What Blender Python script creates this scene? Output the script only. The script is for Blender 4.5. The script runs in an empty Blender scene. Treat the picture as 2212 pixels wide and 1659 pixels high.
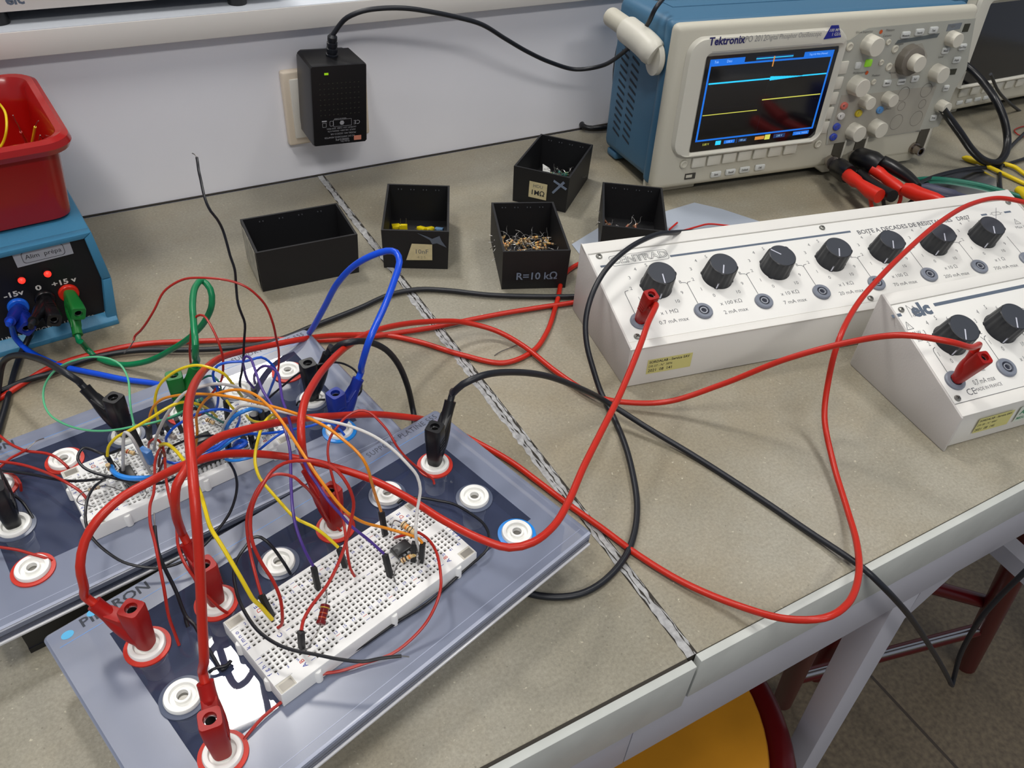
import bpy, bmesh, math, random
from mathutils import Vector, Matrix
random.seed(5)
PI = math.pi
SC = bpy.context.scene
COL = SC.collection

# ------------------------------------------------------------------ camera
CR = ((0.87280110,-0.48431073,0.06050910),(-0.27719612,-0.59391154,-0.75526909),(0.40172198,0.64242681,-0.65261570))
CC = Vector((-0.214015,-0.737090,0.379561))
CF = 1734.033
cam = bpy.data.cameras.new('camera'); camo = bpy.data.objects.new('camera', cam); COL.objects.link(camo)
Rt = Matrix(CR)                                    # rows: right, down, forward
rot = Matrix((Rt[0], -Rt[1], -Rt[2])).transposed()
camo.matrix_world = Matrix.Translation(CC) @ rot.to_4x4()
cam.sensor_fit = 'HORIZONTAL'; cam.sensor_width = 36.0; cam.lens = CF * 36.0 / 2212.0
cam.clip_start = 0.02; cam.clip_end = 30
SC.camera = camo

# ------------------------------------------------------------------ world, lights, exposure
SC.view_settings.view_transform = 'Standard'; SC.view_settings.look = 'None'
SC.view_settings.gamma = 1.0; SC.view_settings.use_curve_mapping = False
SC.view_settings.exposure = 0.0
w = bpy.data.worlds.new('room_light'); SC.world = w; w.use_nodes = True
bg = w.node_tree.nodes['Background']; bg.inputs[0].default_value = (0.80, 0.86, 1.0, 1); bg.inputs[1].default_value = 0.29

def area(name, loc, sx, sy, power, col=(1, 0.97, 0.93), tgt=None):
    l = bpy.data.lights.new(name, 'AREA'); l.shape = 'RECTANGLE'; l.size = sx; l.size_y = sy; l.energy = power; l.color = col
    o = bpy.data.objects.new(name, l); COL.objects.link(o); o.location = loc
    if tgt is not None:
        o.rotation_euler = (Vector(tgt) - Vector(loc)).to_track_quat('-Z', 'Y').to_euler()
    return o
area('ceiling_and_fill_light', (-0.16, 0.66, 1.925), 0.22, 0.30, 16)
area('ceiling_and_fill_light', (0.20, 2.10, 1.925), 0.30, 0.30, 12)
area('ceiling_and_fill_light', (-0.75, -0.75, 1.925), 0.30, 0.60, 12)
area('ceiling_and_fill_light', (0.85, -0.45, 1.925), 0.30, 0.60, 7)
area('ceiling_and_fill_light', (-0.20, -2.40, 1.925), 1.20, 0.30, 22)  # unseen fill light, added in front to brighten the wall panel

# ------------------------------------------------------------------ pixel -> place helpers (mm)
W_, H_ = 2212.0, 1659.0
CM = CC * 1000.0
def ray(x, y):
    d = Rt.transposed() @ Vector(((x - W_ / 2) / CF, (y - H_ / 2) / CF, 1.0)); return d.normalized()
def pz(x, y, z=0.0):
    d = ray(x, y); return CM + d * ((z - CM.z) / d.z)
def py(x, y, Y):
    d = ray(x, y); return CM + d * ((Y - CM.y) / d.y)
class Plane:
    """a panel: origin o, directions u, v (mm), normal n"""
    def __init__(s, o, u, v):
        s.o = Vector(o); s.u = Vector(u).normalized(); s.v = Vector(v); s.v = (s.v - s.u * s.v.dot(s.u)).normalized(); s.n = s.u.cross(s.v)
    def px(s, x, y, h=0.0):
        d = ray(x, y); o = s.o + s.n * h; t = (o - CM).dot(s.n) / d.dot(s.n); P = CM + d * t - s.o
        return P.dot(s.u), P.dot(s.v)
    def at(s, a, b, h=0.0): return s.o + s.u * a + s.v * b + s.n * h
    def M(s):
        m = Matrix((s.u, s.v, s.n)).transposed().to_4x4(); m.translation = s.o; return m

# ------------------------------------------------------------------ materials
def lin(c):
    if isinstance(c, str): c = [int(c[i:i + 2], 16) for i in (0, 2, 4)]
    return tuple(((v / 255.0) / 12.92 if v / 255.0 <= 0.04045 else ((v / 255.0 + 0.055) / 1.055) ** 2.4) for v in c[:3])
MT = {}
def mat(name, c, rough=0.5, metal=0.0, emit=0.0, noise=0.0, nscale=60.0, bump=0.0, bscale=800.0, coat=0.0, spec=0.5):
    if name in MT: return MT[name]
    m = bpy.data.materials.new(name); m.use_nodes = True; nt = m.node_tree; b = nt.nodes['Principled BSDF']
    L = lin(c)
    b.inputs['Base Color'].default_value = (*L, 1); b.inputs['Roughness'].default_value = rough
    b.inputs['Metallic'].default_value = metal; b.inputs['Specular IOR Level'].default_value = spec
    if coat: b.inputs['Coat Weight'].default_value = coat; b.inputs['Coat Roughness'].default_value = 0.08
    if emit: b.inputs['Emission Color'].default_value = (*L, 1); b.inputs['Emission Strength'].default_value = emit
    if noise or bump:
        tc = nt.nodes.new('ShaderNodeTexCoord')
    if noise:
        n = nt.nodes.new('ShaderNodeTexNoise'); n.inputs['Scale'].default_value = nscale; n.inputs['Detail'].default_value = 4
        nt.links.new(tc.outputs['Object'], n.inputs['Vector'])
        r = nt.nodes.new('ShaderNodeValToRGB'); r.color_ramp.elements[0].position = 0.35; r.color_ramp.elements[1].position = 0.65
        r.color_ramp.elements[0].color = (*[v * (1 - noise) for v in L], 1); r.color_ramp.elements[1].color = (*[min(1, v * (1 + noise)) for v in L], 1)
        nt.links.new(n.outputs['Fac'], r.inputs['Fac']); nt.links.new(r.outputs['Color'], b.inputs['Base Color'])
    if bump:
        n2 = nt.nodes.new('ShaderNodeTexNoise'); n2.inputs['Scale'].default_value = bscale; n2.inputs['Detail'].default_value = 3
        nt.links.new(tc.outputs['Object'], n2.inputs['Vector'])
        bp = nt.nodes.new('ShaderNodeBump'); bp.inputs['Strength'].default_value = bump; bp.inputs['Distance'].default_value = 0.0005
        nt.links.new(n2.outputs['Fac'], bp.inputs['Height']); nt.links.new(bp.outputs['Normal'], b.inputs['Normal'])
    MT[name] = m; return m

def stone_mat():
    m = bpy.data.materials.new('speckled_stone'); m.use_nodes = True; nt = m.node_tree; b = nt.nodes['Principled BSDF']; N = nt.nodes.new; K = nt.links.new
    tc = N('ShaderNodeTexCoord')
    big = N('ShaderNodeTexNoise'); big.inputs['Scale'].default_value = 9; big.inputs['Detail'].default_value = 5; big.inputs['Roughness'].default_value = 0.6
    mid = N('ShaderNodeTexNoise'); mid.inputs['Scale'].default_value = 520; mid.inputs['Detail'].default_value = 3; mid.inputs['Roughness'].default_value = 0.7
    vo = N('ShaderNodeTexVoronoi'); vo.inputs['Scale'].default_value = 140
    sp = N('ShaderNodeTexNoise'); sp.inputs['Scale'].default_value = 300; sp.inputs['Detail'].default_value = 2
    for t in (big, mid, vo, sp): K(tc.outputs['Object'], t.inputs['Vector'])
    r1 = N('ShaderNodeValToRGB'); e = r1.color_ramp.elements; e[0].position = 0.32; e[1].position = 0.68
    e[0].color = (*lin((133, 128, 112)), 1); e[1].color = (*lin((157, 152, 137)), 1)
    K(big.outputs['Fac'], r1.inputs['Fac'])
    r2 = N('ShaderNodeValToRGB'); e = r2.color_ramp.elements; e[0].position = 0.3; e[1].position = 0.7
    e[0].color = (0.80, 0.80, 0.80, 1); e[1].color = (1.14, 1.14, 1.14, 1)
    K(mid.outputs['Fac'], r2.inputs['Fac'])
    mu = N('ShaderNodeMix'); mu.data_type = 'RGBA'; mu.blend_type = 'MULTIPLY'; mu.inputs[0].default_value = 1.0
    st_ = N('ShaderNodeTexNoise'); st_.inputs['Scale'].default_value = 3.6; st_.inputs['Detail'].default_value = 6; st_.inputs['Roughness'].default_value = 0.65; K(tc.outputs['Object'], st_.inputs['Vector'])
    rs = N('ShaderNodeValToRGB'); e = rs.color_ramp.elements; e[0].position = 0.46; e[1].position = 0.66; e[0].color = (0, 0, 0, 1); e[1].color = (.75, .75, .75, 1); K(st_.outputs['Fac'], rs.inputs['Fac'])
    ms = N('ShaderNodeMix'); ms.data_type = 'RGBA'; ms.inputs[7].default_value = (*lin((141, 129, 104)), 1); K(rs.outputs['Color'], ms.inputs[0]); K(r1.outputs['Color'], ms.inputs[6])
    K(ms.outputs[2], mu.inputs[6]); K(r2.outputs['Color'], mu.inputs[7])
    # pale flecks
    r3 = N('ShaderNodeValToRGB'); e = r3.color_ramp.elements; e[0].position = 0.69; e[1].position = 0.76
    e[0].color = (0, 0, 0, 1); e[1].color = (1, 1, 1, 1)
    K(sp.outputs['Fac'], r3.inputs['Fac'])
    m2 = N('ShaderNodeMix'); m2.data_type = 'RGBA'; m2.inputs[7].default_value = (*lin((184, 176, 155)), 1)
    K(r3.outputs['Color'], m2.inputs[0]); K(mu.outputs[2], m2.inputs[6])
    # dark pits
    r4 = N('ShaderNodeValToRGB'); e = r4.color_ramp.elements; e[0].position = 0.03; e[1].position = 0.09
    e[0].color = (0.55, 0.55, 0.55, 1); e[1].color = (0, 0, 0, 1)
    K(vo.outputs['Distance'], r4.inputs['Fac'])
    m3 = N('ShaderNodeMix'); m3.data_type = 'RGBA'; m3.inputs[7].default_value = (*lin((92, 84, 70)), 1)
    K(r4.outputs['Color'], m3.inputs[0]); K(m2.outputs[2], m3.inputs[6])
    K(m3.outputs[2], b.inputs['Base Color'])
    b.inputs['Roughness'].default_value = 0.42; b.inputs['Specular IOR Level'].default_value = 0.4
    bp = N('ShaderNodeBump'); bp.inputs['Strength'].default_value = 0.12; bp.inputs['Distance'].default_value = 0.0004
    K(mid.outputs['Fac'], bp.inputs['Height']); K(bp.outputs['Normal'], b.inputs['Normal'])
    return m

def clear_mat(name, tint, transp, rough, diff):
    """transparent plastic: a share of straight transmission, a share of body colour, glossy skin"""
    m = bpy.data.materials.new(name); m.use_nodes = True; nt = m.node_tree; nt.nodes.clear(); N = nt.nodes.new; K = nt.links.new
    out = N('ShaderNodeOutputMaterial'); tr = N('ShaderNodeBsdfTransparent'); tr.inputs[0].default_value = (*tint, 1)
    df = N('ShaderNodeBsdfDiffuse'); df.inputs[0].default_value = (*lin(diff), 1)
    gl = N('ShaderNodeBsdfGlossy'); gl.inputs[0].default_value = (1, 1, 1, 1); gl.inputs[1].default_value = rough
    m1 = N('ShaderNodeMixShader'); m1.inputs[0].default_value = 1 - transp; K(tr.outputs[0], m1.inputs[1]); K(df.outputs[0], m1.inputs[2])
    fr = N('ShaderNodeFresnel'); fr.inputs[0].default_value = 1.5
    m2 = N('ShaderNodeMixShader'); K(fr.outputs[0], m2.inputs[0]); K(m1.outputs[0], m2.inputs[1]); K(gl.outputs[0], m2.inputs[2])
    K(m2.outputs[0], out.inputs[0]); MT[name] = m; return m

# ------------------------------------------------------------------ mesh builder (mm, smooth by angle)
def bev(bm, r, seg):
    # bevel; only the rounded strips are shaded smooth, so the large faces stay flat
    for f in bm.faces: f.smooth = False
    res = bmesh.ops.bevel(bm, geom=bm.edges[:], offset=r, segments=seg, profile=0.5, affect='EDGES', clamp_overlap=True)
    for f in res['faces']: f.smooth = True
class MB:
    def __init__(s): s.v = []; s.f = []; s.m = []; s.sm = []; s.mats = []
    def mi(s, m):
        if m not in s.mats: s.mats.append(m)
        return s.mats.index(m)
    def add(s, verts, faces, m, smooth=True, M=None):
        o = len(s.v); s.v += [tuple(M @ Vector(p)) if M is not None else tuple(p) for p in verts]
        k = s.mi(m)
        for f in faces: s.f.append([o + i for i in f]); s.m.append(k); s.sm.append(smooth)
        return s
    def box(s, x0, x1, y0, y1, z0, z1, m, r=0.0, seg=2, M=None):
        bm = bmesh.new(); bmesh.ops.create_cube(bm, size=1.0)
        for v in bm.verts:
            v.co = Vector((x0 + (v.co.x + .5) * (x1 - x0), y0 + (v.co.y + .5) * (y1 - y0), z0 + (v.co.z + .5) * (z1 - z0)))
        if r > 0: bev(bm, r, seg)
        s.bm(bm, m, None, M); return s
    def bm(s, bm, m, smooth=True, M=None):
        bm.verts.index_update(); sm = [f.smooth if smooth is None else smooth for f in bm.faces]; k = len(s.sm)
        s.add([v.co.copy() for v in bm.verts], [[v.index for v in f.verts] for f in bm.faces], m, True, M); s.sm[k:] = sm; bm.free()
    def prism(s, pts, h0, h1, m, axis='z', r=0.0, M=None, smooth=False):
        """pts 2D polygon extruded along axis"""
        def P(a, b, h): return {'z': (a, b, h), 'y': (a, h, b), 'x': (h, a, b)}[axis]
        bm = bmesh.new(); vs = [bm.verts.new(P(a, b, h0)) for a, b in pts]; f = bm.faces.new(vs)
        ex = bmesh.ops.extrude_face_region(bm, geom=[f]); d = Vector(P(0, 0, h1)) - Vector(P(0, 0, h0))
        bmesh.ops.translate(bm, vec=d, verts=[e for e in ex['geom'] if isinstance(e, bmesh.types.BMVert)])
        bmesh.ops.recalc_face_normals(bm, faces=bm.faces)
        if r > 0: bev(bm, r, 2)
        s.bm(bm, m, True if smooth else None, M); return s
    def lathe(s, prof, m, seg=24, M=None, cap=True, smooth=True):
        """prof list of (r, z)"""
        vs = []; fs = []
        for r, z in prof:
            for i in range(seg):
                a = 2 * PI * i / seg; vs.append((r * math.cos(a), r * math.sin(a), z))
        for j in range(len(prof) - 1):
            for i in range(seg):
                k = (i + 1) % seg; fs.append((j * seg + i, j * seg + k, (j + 1) * seg + k, (j + 1) * seg + i))
        if cap:
            if prof[0][0] > 1e-6: fs.append(tuple(range(seg - 1, -1, -1)))
            if prof[-1][0] > 1e-6: fs.append(tuple((len(prof) - 1) * seg + i for i in range(seg)))
        s.add(vs, fs, m, smooth, M); return s
    def cyl(s, r, z0, z1, m, seg=20, M=None): return s.lathe([(r, z0), (r, z1)], m, seg, M)
    def tube(s, pts, r, m, seg=8, cap=True, radii=None):
        pts = [Vector(p) for p in pts]; n = len(pts)
        if n < 2: return s
        T = []
        for i in range(n):
            t = pts[min(i + 1, n - 1)] - pts[max(i - 1, 0)]; T.append(t.normalized() if t.length > 1e-9 else Vector((0, 0, 1)))
        u = T[0].orthogonal().normalized(); vs = []; fs = []
        for i in range(n):
            if i: 
                ax = T[i - 1].cross(T[i])
                if ax.length > 1e-8: u = Matrix.Rotation(T[i - 1].angle(T[i]), 3, ax.normalized()) @ u
            u = (u - T[i] * u.dot(T[i])).normalized(); w_ = T[i].cross(u); rr = radii[i] if radii else r
            for k in range(seg):
                a = 2 * PI * k / seg; vs.append(pts[i] + (u * math.cos(a) + w_ * math.sin(a)) * rr)
        for i in range(n - 1):
            for k in range(seg):
                l = (k + 1) % seg; fs.append((i * seg + k, i * seg + l, (i + 1) * seg + l, (i + 1) * seg + k))
        if cap: fs += [tuple(range(seg - 1, -1, -1)), tuple((n - 1) * seg + i for i in range(seg))]
        s.add(vs, fs, m, True); return s
    def text(s, txt, size, m, M, bold=0.0, align='CENTER', h=0.05, sx=1.0, space=1.0):
        key = (txt, round(bold, 3), align, space)
        if key not in TXT:
            cu = bpy.data.curves.new('t', 'FONT'); cu.body = txt; cu.size = 1.0; cu.offset = bold; cu.align_x = align; cu.align_y = 'CENTER'; cu.space_character = space; cu.resolution_u = 2
            ob = bpy.data.objects.new('t', cu); COL.objects.link(ob)
            me = ob.evaluated_get(bpy.context.evaluated_depsgraph_get()).to_mesh()
            TXT[key] = ([v.co.copy() for v in me.vertices], [tuple(p.vertices) for p in me.polygons])
            bpy.data.objects.remove(ob); bpy.data.curves.remove(cu)
        vs, fs = TXT[key]
        s.add([(p.x * size * sx, p.y * size, h) for p in vs], fs, m, False, M); return s
    def build(s, name, parent=None, origin=None, **kw):
        me = bpy.data.meshes.new(name); k = 0.001
        o0 = Vector(origin) if origin is not None else Vector((0, 0, 0))
        me.from_pydata([((p[0] - o0.x) * k, (p[1] - o0.y) * k, (p[2] - o0.z) * k) for p in s.v], [], s.f)
        for m in s.mats: me.materials.append(m)
        me.polygons.foreach_set('material_index', s.m); me.polygons.foreach_set('use_smooth', s.sm)
        me.update()
        try: me.set_sharp_from_angle(angle=math.radians(40))
        except Exception: pass
        o = bpy.data.objects.new(name, me); COL.objects.link(o)
        if origin is not None: o.location = o0 * k
        if parent is not None: o.parent = parent
        tag(o, **kw); return o
TXT = {}
def tag(o, label=None, cat=None, group=None, kind=None):
    if label: o['label'] = label
    if cat: o['category'] = cat
    if group: o['group'] = group
    if kind: o['kind'] = kind
    return o
def thing(name, label, cat, M=None, group=None):
    """an Empty at the thing's base; parts are built in its local frame (mm)"""
    o = bpy.data.objects.new(name, None); COL.objects.link(o); o.empty_display_size = 0.01
    if M is not None:
        m = M.copy(); m.translation = m.translation * 0.001; o.matrix_world = m
    return tag(o, label, cat, group)
def frame(x, y, z, deg=0.0): return Matrix.Translation((x, y, z)) @ Matrix.Rotation(math.radians(deg), 4, 'Z')
def T(x=0, y=0, z=0, rz=0.0, s=1.0): return Matrix.Translation((x, y, z)) @ Matrix.Rotation(math.radians(rz), 4, 'Z') @ Matrix.Scale(s, 4)
def copy_tree(o, parent=None):
    c = o.copy(); COL.objects.link(c)
    if parent is not None: c.parent = parent
    for ch in list(o.children): copy_tree(ch, c)
    return c
def spline(pts, step=3.0):
    """centripetal Catmull-Rom through 3D points (mm)"""
    P = [Vector(p) for p in pts]; n = len(P)
    if n < 3: return P
    P = [P[0] * 2 - P[1]] + P + [P[-1] * 2 - P[-2]]; out = []
    for i in range(1, n):
        p0, p1, p2, p3 = P[i - 1:i + 3]
        t0 = 0; t1 = t0 + max((p1 - p0).length, 1e-3) ** .5; t2 = t1 + max((p2 - p1).length, 1e-3) ** .5; t3 = t2 + max((p3 - p2).length, 1e-3) ** .5
        k = max(2, int((p2 - p1).length / step))
        for j in range(k):
            t = t1 + (t2 - t1) * j / k
            a1 = p0 * ((t1 - t) / (t1 - t0)) + p1 * ((t - t0) / (t1 - t0)); a2 = p1 * ((t2 - t) / (t2 - t1)) + p2 * ((t - t1) / (t2 - t1)); a3 = p2 * ((t3 - t) / (t3 - t2)) + p3 * ((t - t2) / (t3 - t2))
            b1 = a1 * ((t2 - t) / (t2 - t0)) + a2 * ((t - t0) / (t2 - t0)); b2 = a2 * ((t3 - t) / (t3 - t1)) + a3 * ((t - t1) / (t3 - t1))
            out.append(b1 * ((t2 - t) / (t2 - t1)) + b2 * ((t - t1) / (t2 - t1)))
    out.append(P[-2]); return out
def wire(px):
    """control points (x, y, z mm): each stands at its own height above the bench"""
    return [pz(*p) for p in px]

# ------------------------------------------------------------------ shared materials
STONE = stone_mat()
WALLP = mat('painted_panel', (238, 238, 244), 0.55, noise=0.02, nscale=6)
WHITE = mat('white_laminate', (215, 211, 205), 0.45)
TOPW = mat('shelf_laminate', (214, 219, 226), 0.4)
TRIM = mat('trim_paint', (186, 189, 184), 0.45, noise=0.05, nscale=40, bump=0.2, bscale=300)
BEAM = mat('grey_frame_paint', (170, 170, 178), 0.5)
GROUT = mat('grey_sealant', (158, 158, 158), 0.6, noise=0.22, nscale=240, bump=0.6, bscale=500)
DARKG = mat('dark_joint', (50, 46, 40), 0.9)
BLK = mat('black_plastic', (14, 14, 17), 0.35)
BLKM = mat('black_matt_plastic', (17, 17, 20), 0.55, bump=0.15, bscale=900)
BLKR = mat('black_rubber', (22, 25, 32), 0.42)
REDP = mat('red_plug_plastic', (158, 16, 10), 0.42, spec=.35)
REDC = mat('red_cable', (186, 34, 14), 0.36, bump=0.12, bscale=1500)
REDB = mat('red_bin_plastic', (158, 9, 5), 0.25, coat=0.3)
BLUEC = mat('blue_cable', (8, 76, 212), 0.3)
BLUEP = mat('blue_plug_plastic', (8, 40, 138), 0.4)
GRNC = mat('green_cable', (8, 122, 74), 0.32)
GRNP = mat('green_plug_plastic', (20, 112, 44), 0.42)
STEEL = mat('bright_metal', (190, 190, 192), 0.25, 1.0)
CHROME = mat('nickel', (160, 150, 142), 0.18, 1.0)
PINM = mat('tinned_wire', (150, 148, 145), 0.3, 0.9)
WPL = mat('white_socket_plastic', (240, 240, 236), 0.4)
BBM = mat('breadboard_plastic', (230, 230, 228), 0.5)
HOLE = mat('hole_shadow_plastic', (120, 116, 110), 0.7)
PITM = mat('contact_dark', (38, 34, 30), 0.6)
INKB = mat('blue_ink', (40, 62, 150), 0.6)
INKR = mat('red_ink', (190, 60, 40), 0.6)
INKG = mat('grey_ink', (92, 94, 98), 0.6)
INKS = mat('slate_ink', (88, 100, 116), 0.6)
INKK = mat('black_ink', (34, 34, 40), 0.6)
INKW = mat('white_ink', (205, 203, 196), 0.6)
BOXW = mat('white_enamel', (222, 220, 214), 0.45, bump=0.12, bscale=900)
BOXG = mat('warm_grey_enamel', (198, 194, 190), 0.5, bump=0.25, bscale=700)
LAMP = mat('lamp_diffuser', (255, 252, 246), 0.5, emit=7.0)

def struct(mb, name, **kw): return mb.build(name, kind='structure', **kw)
def plane_box(x0, x1, y0, y1, z0, z1, m, r=0): return MB().box(x0, x1, y0, y1, z0, z1, m, r)

# ------------------------------------------------------------------ the room
fl = bpy.data.materials.new('brown_floor'); fl.use_nodes = True
def _floor(m):
    nt = m.node_tree; b = nt.nodes['Principled BSDF']; N = nt.nodes.new; K = nt.links.new
    tc = N('ShaderNodeTexCoord'); n = N('ShaderNodeTexNoise'); n.inputs['Scale'].default_value = 120; n.inputs['Detail'].default_value = 6
    n2 = N('ShaderNodeTexNoise'); n2.inputs['Scale'].default_value = 5
    K(tc.outputs['Object'], n.inputs['Vector']); K(tc.outputs['Object'], n2.inputs['Vector'])
    r = N('ShaderNodeValToRGB'); e = r.color_ramp.elements; e[0].position = .3; e[1].position = .7
    e[0].color = (*lin((88, 78, 64)), 1); e[1].color = (*lin((118, 106, 86)), 1); K(n.outputs['Fac'], r.inputs['Fac'])
    br = N('ShaderNodeTexBrick'); br.offset = 0; br.inputs['Scale'].default_value = 1.0; br.inputs['Mortar Size'].default_value = 0.003
    br.inputs['Brick Width'].default_value = 0.6; br.inputs['Row Height'].default_value = 0.6
    br.inputs['Mortar'].default_value = (*lin((62, 54, 46)), 1)
    K(tc.outputs['Object'], br.inputs['Vector']); K(r.outputs['Color'], br.inputs['Color1']); K(r.outputs['Color'], br.inputs['Color2'])
    K(br.outputs['Color'], b.inputs['Base Color']); b.inputs['Roughness'].default_value = 0.55
_floor(fl)
fb = MB(); fb.box(-1600, 2200, -2800, 2600, -880, -850, fl); struct(fb, 'floor', origin=(130, -690, -850))
struct(plane_box(-1600, 2200, -2800, 2600, 1950, 1980, mat('ceiling_white', (200, 203, 210), 0.8)), 'ceiling')
struct(plane_box(-900, 1300, 0, 14, -40, 145, WALLP), 'wall_back')
struct(plane_box(-900, 1300, -2.0, 0, 0, 0.8, DARKG), 'trim_1')

# bench with two stone slabs
bench = thing('lab_bench', 'long lab bench with brown speckled stone top and pale grey painted metal edging', 'bench', frame(0, -300, 0))
B0 = (0, -300, 0)
def bpart(mb, name, **kw):
    mb.v = [(x, y + 300, z) for x, y, z in mb.v]; return mb.build(name, bench, **kw)
bpart(plane_box(-900, -3.0, -596, -3, -36, 0, STONE, 1.0), 'stone_slab')
bpart(plane_box(3.0, 1300, -596, -3, -36, 0, STONE, 1.0), 'stone_slab')
j = MB(); rnd = random.Random(3)
def grime(y0, y1, xa, xb, n, m, z):
    L = []; R = []
    for i in range(n + 1):
        y = y0 + (y1 - y0) * i / n; L.append((xa + rnd.uniform(-.9, .9), y, z + rnd.uniform(0, .25))); R.append((xb + rnd.uniform(-.9, .9), y, z + rnd.uniform(0, .25)))
    vs = L + R; j.add(vs, [(i, i + 1, n + 1 + i + 1, n + 1 + i) for i in range(n)], m, False)
grime(-596, -3, -3.4, 2.4, 150, GROUT, 0.25)
grime(-596, -3, 1.5, 2.0, 150, DARKG, 0.5)
grime(-560, -210, -1.6, -1.3, 90, DARKG, 0.5)
grime(-470, -230, -5.6, -3.2, 70, GROUT, 0.1)
j.box(-3.5, 3.5, -596, -3, -20, -0.2, DARKG); bpart(j, 'joint_sealant', label='worn grey sealant line between the slabs')
g = MB()
for (a, b_) in ((-900, -4), (3, 1300)):
    g.box(a, b_, -598.2, -595.5, -8, -0.4, DARKG)
bpart(g, 'edge_sealant')
bpart(plane_box(-900, -2.2, -602.5, -597.8, -41, 0.6, TRIM, .5), 'edge_trim')
bpart(plane_box(1.2, 1300, -601.5, -596.6, -36, 1.4, TRIM, .5), 'edge_trim')
bpart(plane_box(-900, -33.2, -600.6, -560, -83, -36, BEAM, .4), 'front_rail')
bpart(plane_box(-32.6, 1300, -600.6, -560, -83, -36, BEAM, .4), 'front_rail')
lg = MB(); lg.box(-14, 14, -11, 11, -770, 12, BEAM, .6)
lg.v = [(x + 217 - 0.1 * (z + 80) if True else x, y - 589.5, z - 80) for x, y, z in lg.v]
lg.prism([(224, -83), (262, -83), (226, -118)], -600.4, -597, BEAM, 'y')
bpart(lg, 'bench_leg')
bb = MB(); a = pz(2150, 1165, -230); c = pz(2290, 1290, -230); bb.tube([a, c], 14, BEAM, 4); bpart(bb, 'cross_brace')
bl2 = MB(); bl2.box(-690, -662, -600, -575, -850, -83, BEAM); bpart(bl2, 'bench_leg')
br2 = MB(); br2.box(1000, 1028, -600, -575, -850, -83, BEAM); bpart(br2, 'bench_leg')

# shelf behind the bench
sh = MB(); sh.box(-900, 1300, -15, 300, 145, 164, WHITE, .6)
sh.box(-900, 1300, -14.4, 299, 164, 164.5, TOPW)
shelf = sh.build('bench_shelf', origin=(0, 100, 145), label='long white laminate shelf running above the grey wall panel', cat='shelf')

# instrument on the shelf: white front, dark underside, black feet
ins = thing('bench_instrument', 'white instrument with slate lettering standing on the white shelf, cut off at the top left', 'instrument', frame(-230, 0, 164.5, 0))
ib = MB(); ib.box(-130, 215, 2, 200, 10.5, 90, mat('dark_case', (40, 44, 56), .5), 1.5); ib.build('case', ins)
ib = MB(); ib.box(-132, 217, -2, 2, 10, 92, mat('cream_front', (216, 212, 205), .5), .8)
M = Matrix.Translation((12, -2.02, 18.5)) @ Matrix.Rotation(PI / 2, 4, 'X')
ib.text('elc', 11, INKS, M, bold=.035); ib.box(-16, -2, -2.1, -2, 14.6, 16, INKS); ib.box(24, 190, -2.1, -2, 18.2, 19.4, INKS)
ib.build('front_panel', ins)
for x, y in ((-3, 8), (176, 6), (-3, 180), (176, 180)):
    ib = MB(); ib.lathe([(7.5, 0), (8, 1), (7, 10.5)], BLK, 20, T(x, y, 0)); ib.build('foot', ins)

# wall socket plate
so = thing('wall_socket', 'cream wall socket plate half hidden behind the black power adapter', 'socket', frame(12, 0, 33))
s1 = MB(); CREAM = mat('cream_plastic', (222, 208, 188), .4); CREAM2 = mat('pale_plastic', (222, 218, 208), .35)
s1.box(-40.5, 40.5, -8, 0, 5, 75, CREAM, 2.2, 3); s1.build('cover_plate', so)
s1 = MB(); s1.box(-34, 34, -9.5, -2, 12, 68, CREAM2, 1.2)
s1.cyl(2.6, 9.4, 9.7, DARKG, 14, Matrix.Translation((-19.5, 0, 38)) @ Matrix.Rotation(PI / 2, 4, 'X')); s1.build('socket_insert', so)

# stools
YW = mat('varnished_plywood', (196, 134, 32), .38, noise=.10, nscale=14); RT = mat('dark_red_enamel', (80, 3, 8), .3)
st = thing('stool', 'stool with yellow plywood seat and dark red tube ring, tucked under the bench front', 'stool', frame(50, -500, -850))
q = MB(); q.lathe([(0, 540), (147, 540), (149, 543), (149, 549), (147, 551.5), (60, 549), (0, 548)], YW, 64, cap=False); q.build('seat', st)
q = MB(); q.tube([(163 * math.cos(a * PI / 40), 163 * math.sin(a * PI / 40), 532) for a in range(81)], 14, RT, 14, False); q.build('seat_ring', st)
for k in range(4):
    a = PI / 4 + k * PI / 2 + .35; q = MB(); q.tube([(150 * math.cos(a), 150 * math.sin(a), 530), (205 * math.cos(a), 205 * math.sin(a), 0)], 12, RT, 12); q.build('leg', st)
q = MB(); q.tube([(186 * math.cos(a * PI / 40), 186 * math.sin(a * PI / 40), 190) for a in range(81)], 8, RT, 10, False); q.build('foot_ring', st)

s2 = thing('stool', 'dark red tubular stool standing on the floor at the right, seen under the bench', 'stool', Matrix.Translation(pz(1900, 1400, -850)))
o2 = pz(1900, 1400, -850)
def s2p(name, pts, r, m=RT):
    q = MB(); q.tube([p - o2 for p in pts], r, m, 14); return q.build(name, s2)
LA, LB = pz(2086, 1436, -850), pz(2262, 1090, -330)
LC, LD = pz(1690, 1515, -850), pz(1790, 1290, -330)
s2p('leg', [LA, LB], 17); s2p('leg', [LC, LD], 15)
tA = LA.lerp(LB, .30); tC = LC.lerp(LD, .30)
q = MB(); q.tube([tC - o2, tA - o2], 10, RT, 12); q.build('crossbar', s2)
q = MB(); q.tube([tC - o2 + Vector((0, -3, 8)), tA - o2 + Vector((0, -3, 8))], 5, STEEL, 10); q.build('highlight_strip', s2, label='bright metal strip on the crossbar')  # highlight along the crossbar, put in as a separate bright tube
back = pz(1890, 1235, -560); s2p('crossbar', [tA + Vector((0, 0, 60)), back], 11)
s2p('leg', [Vector((back.x, back.y, -850)), back + Vector((-20, -20, 250))], 14)
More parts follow.
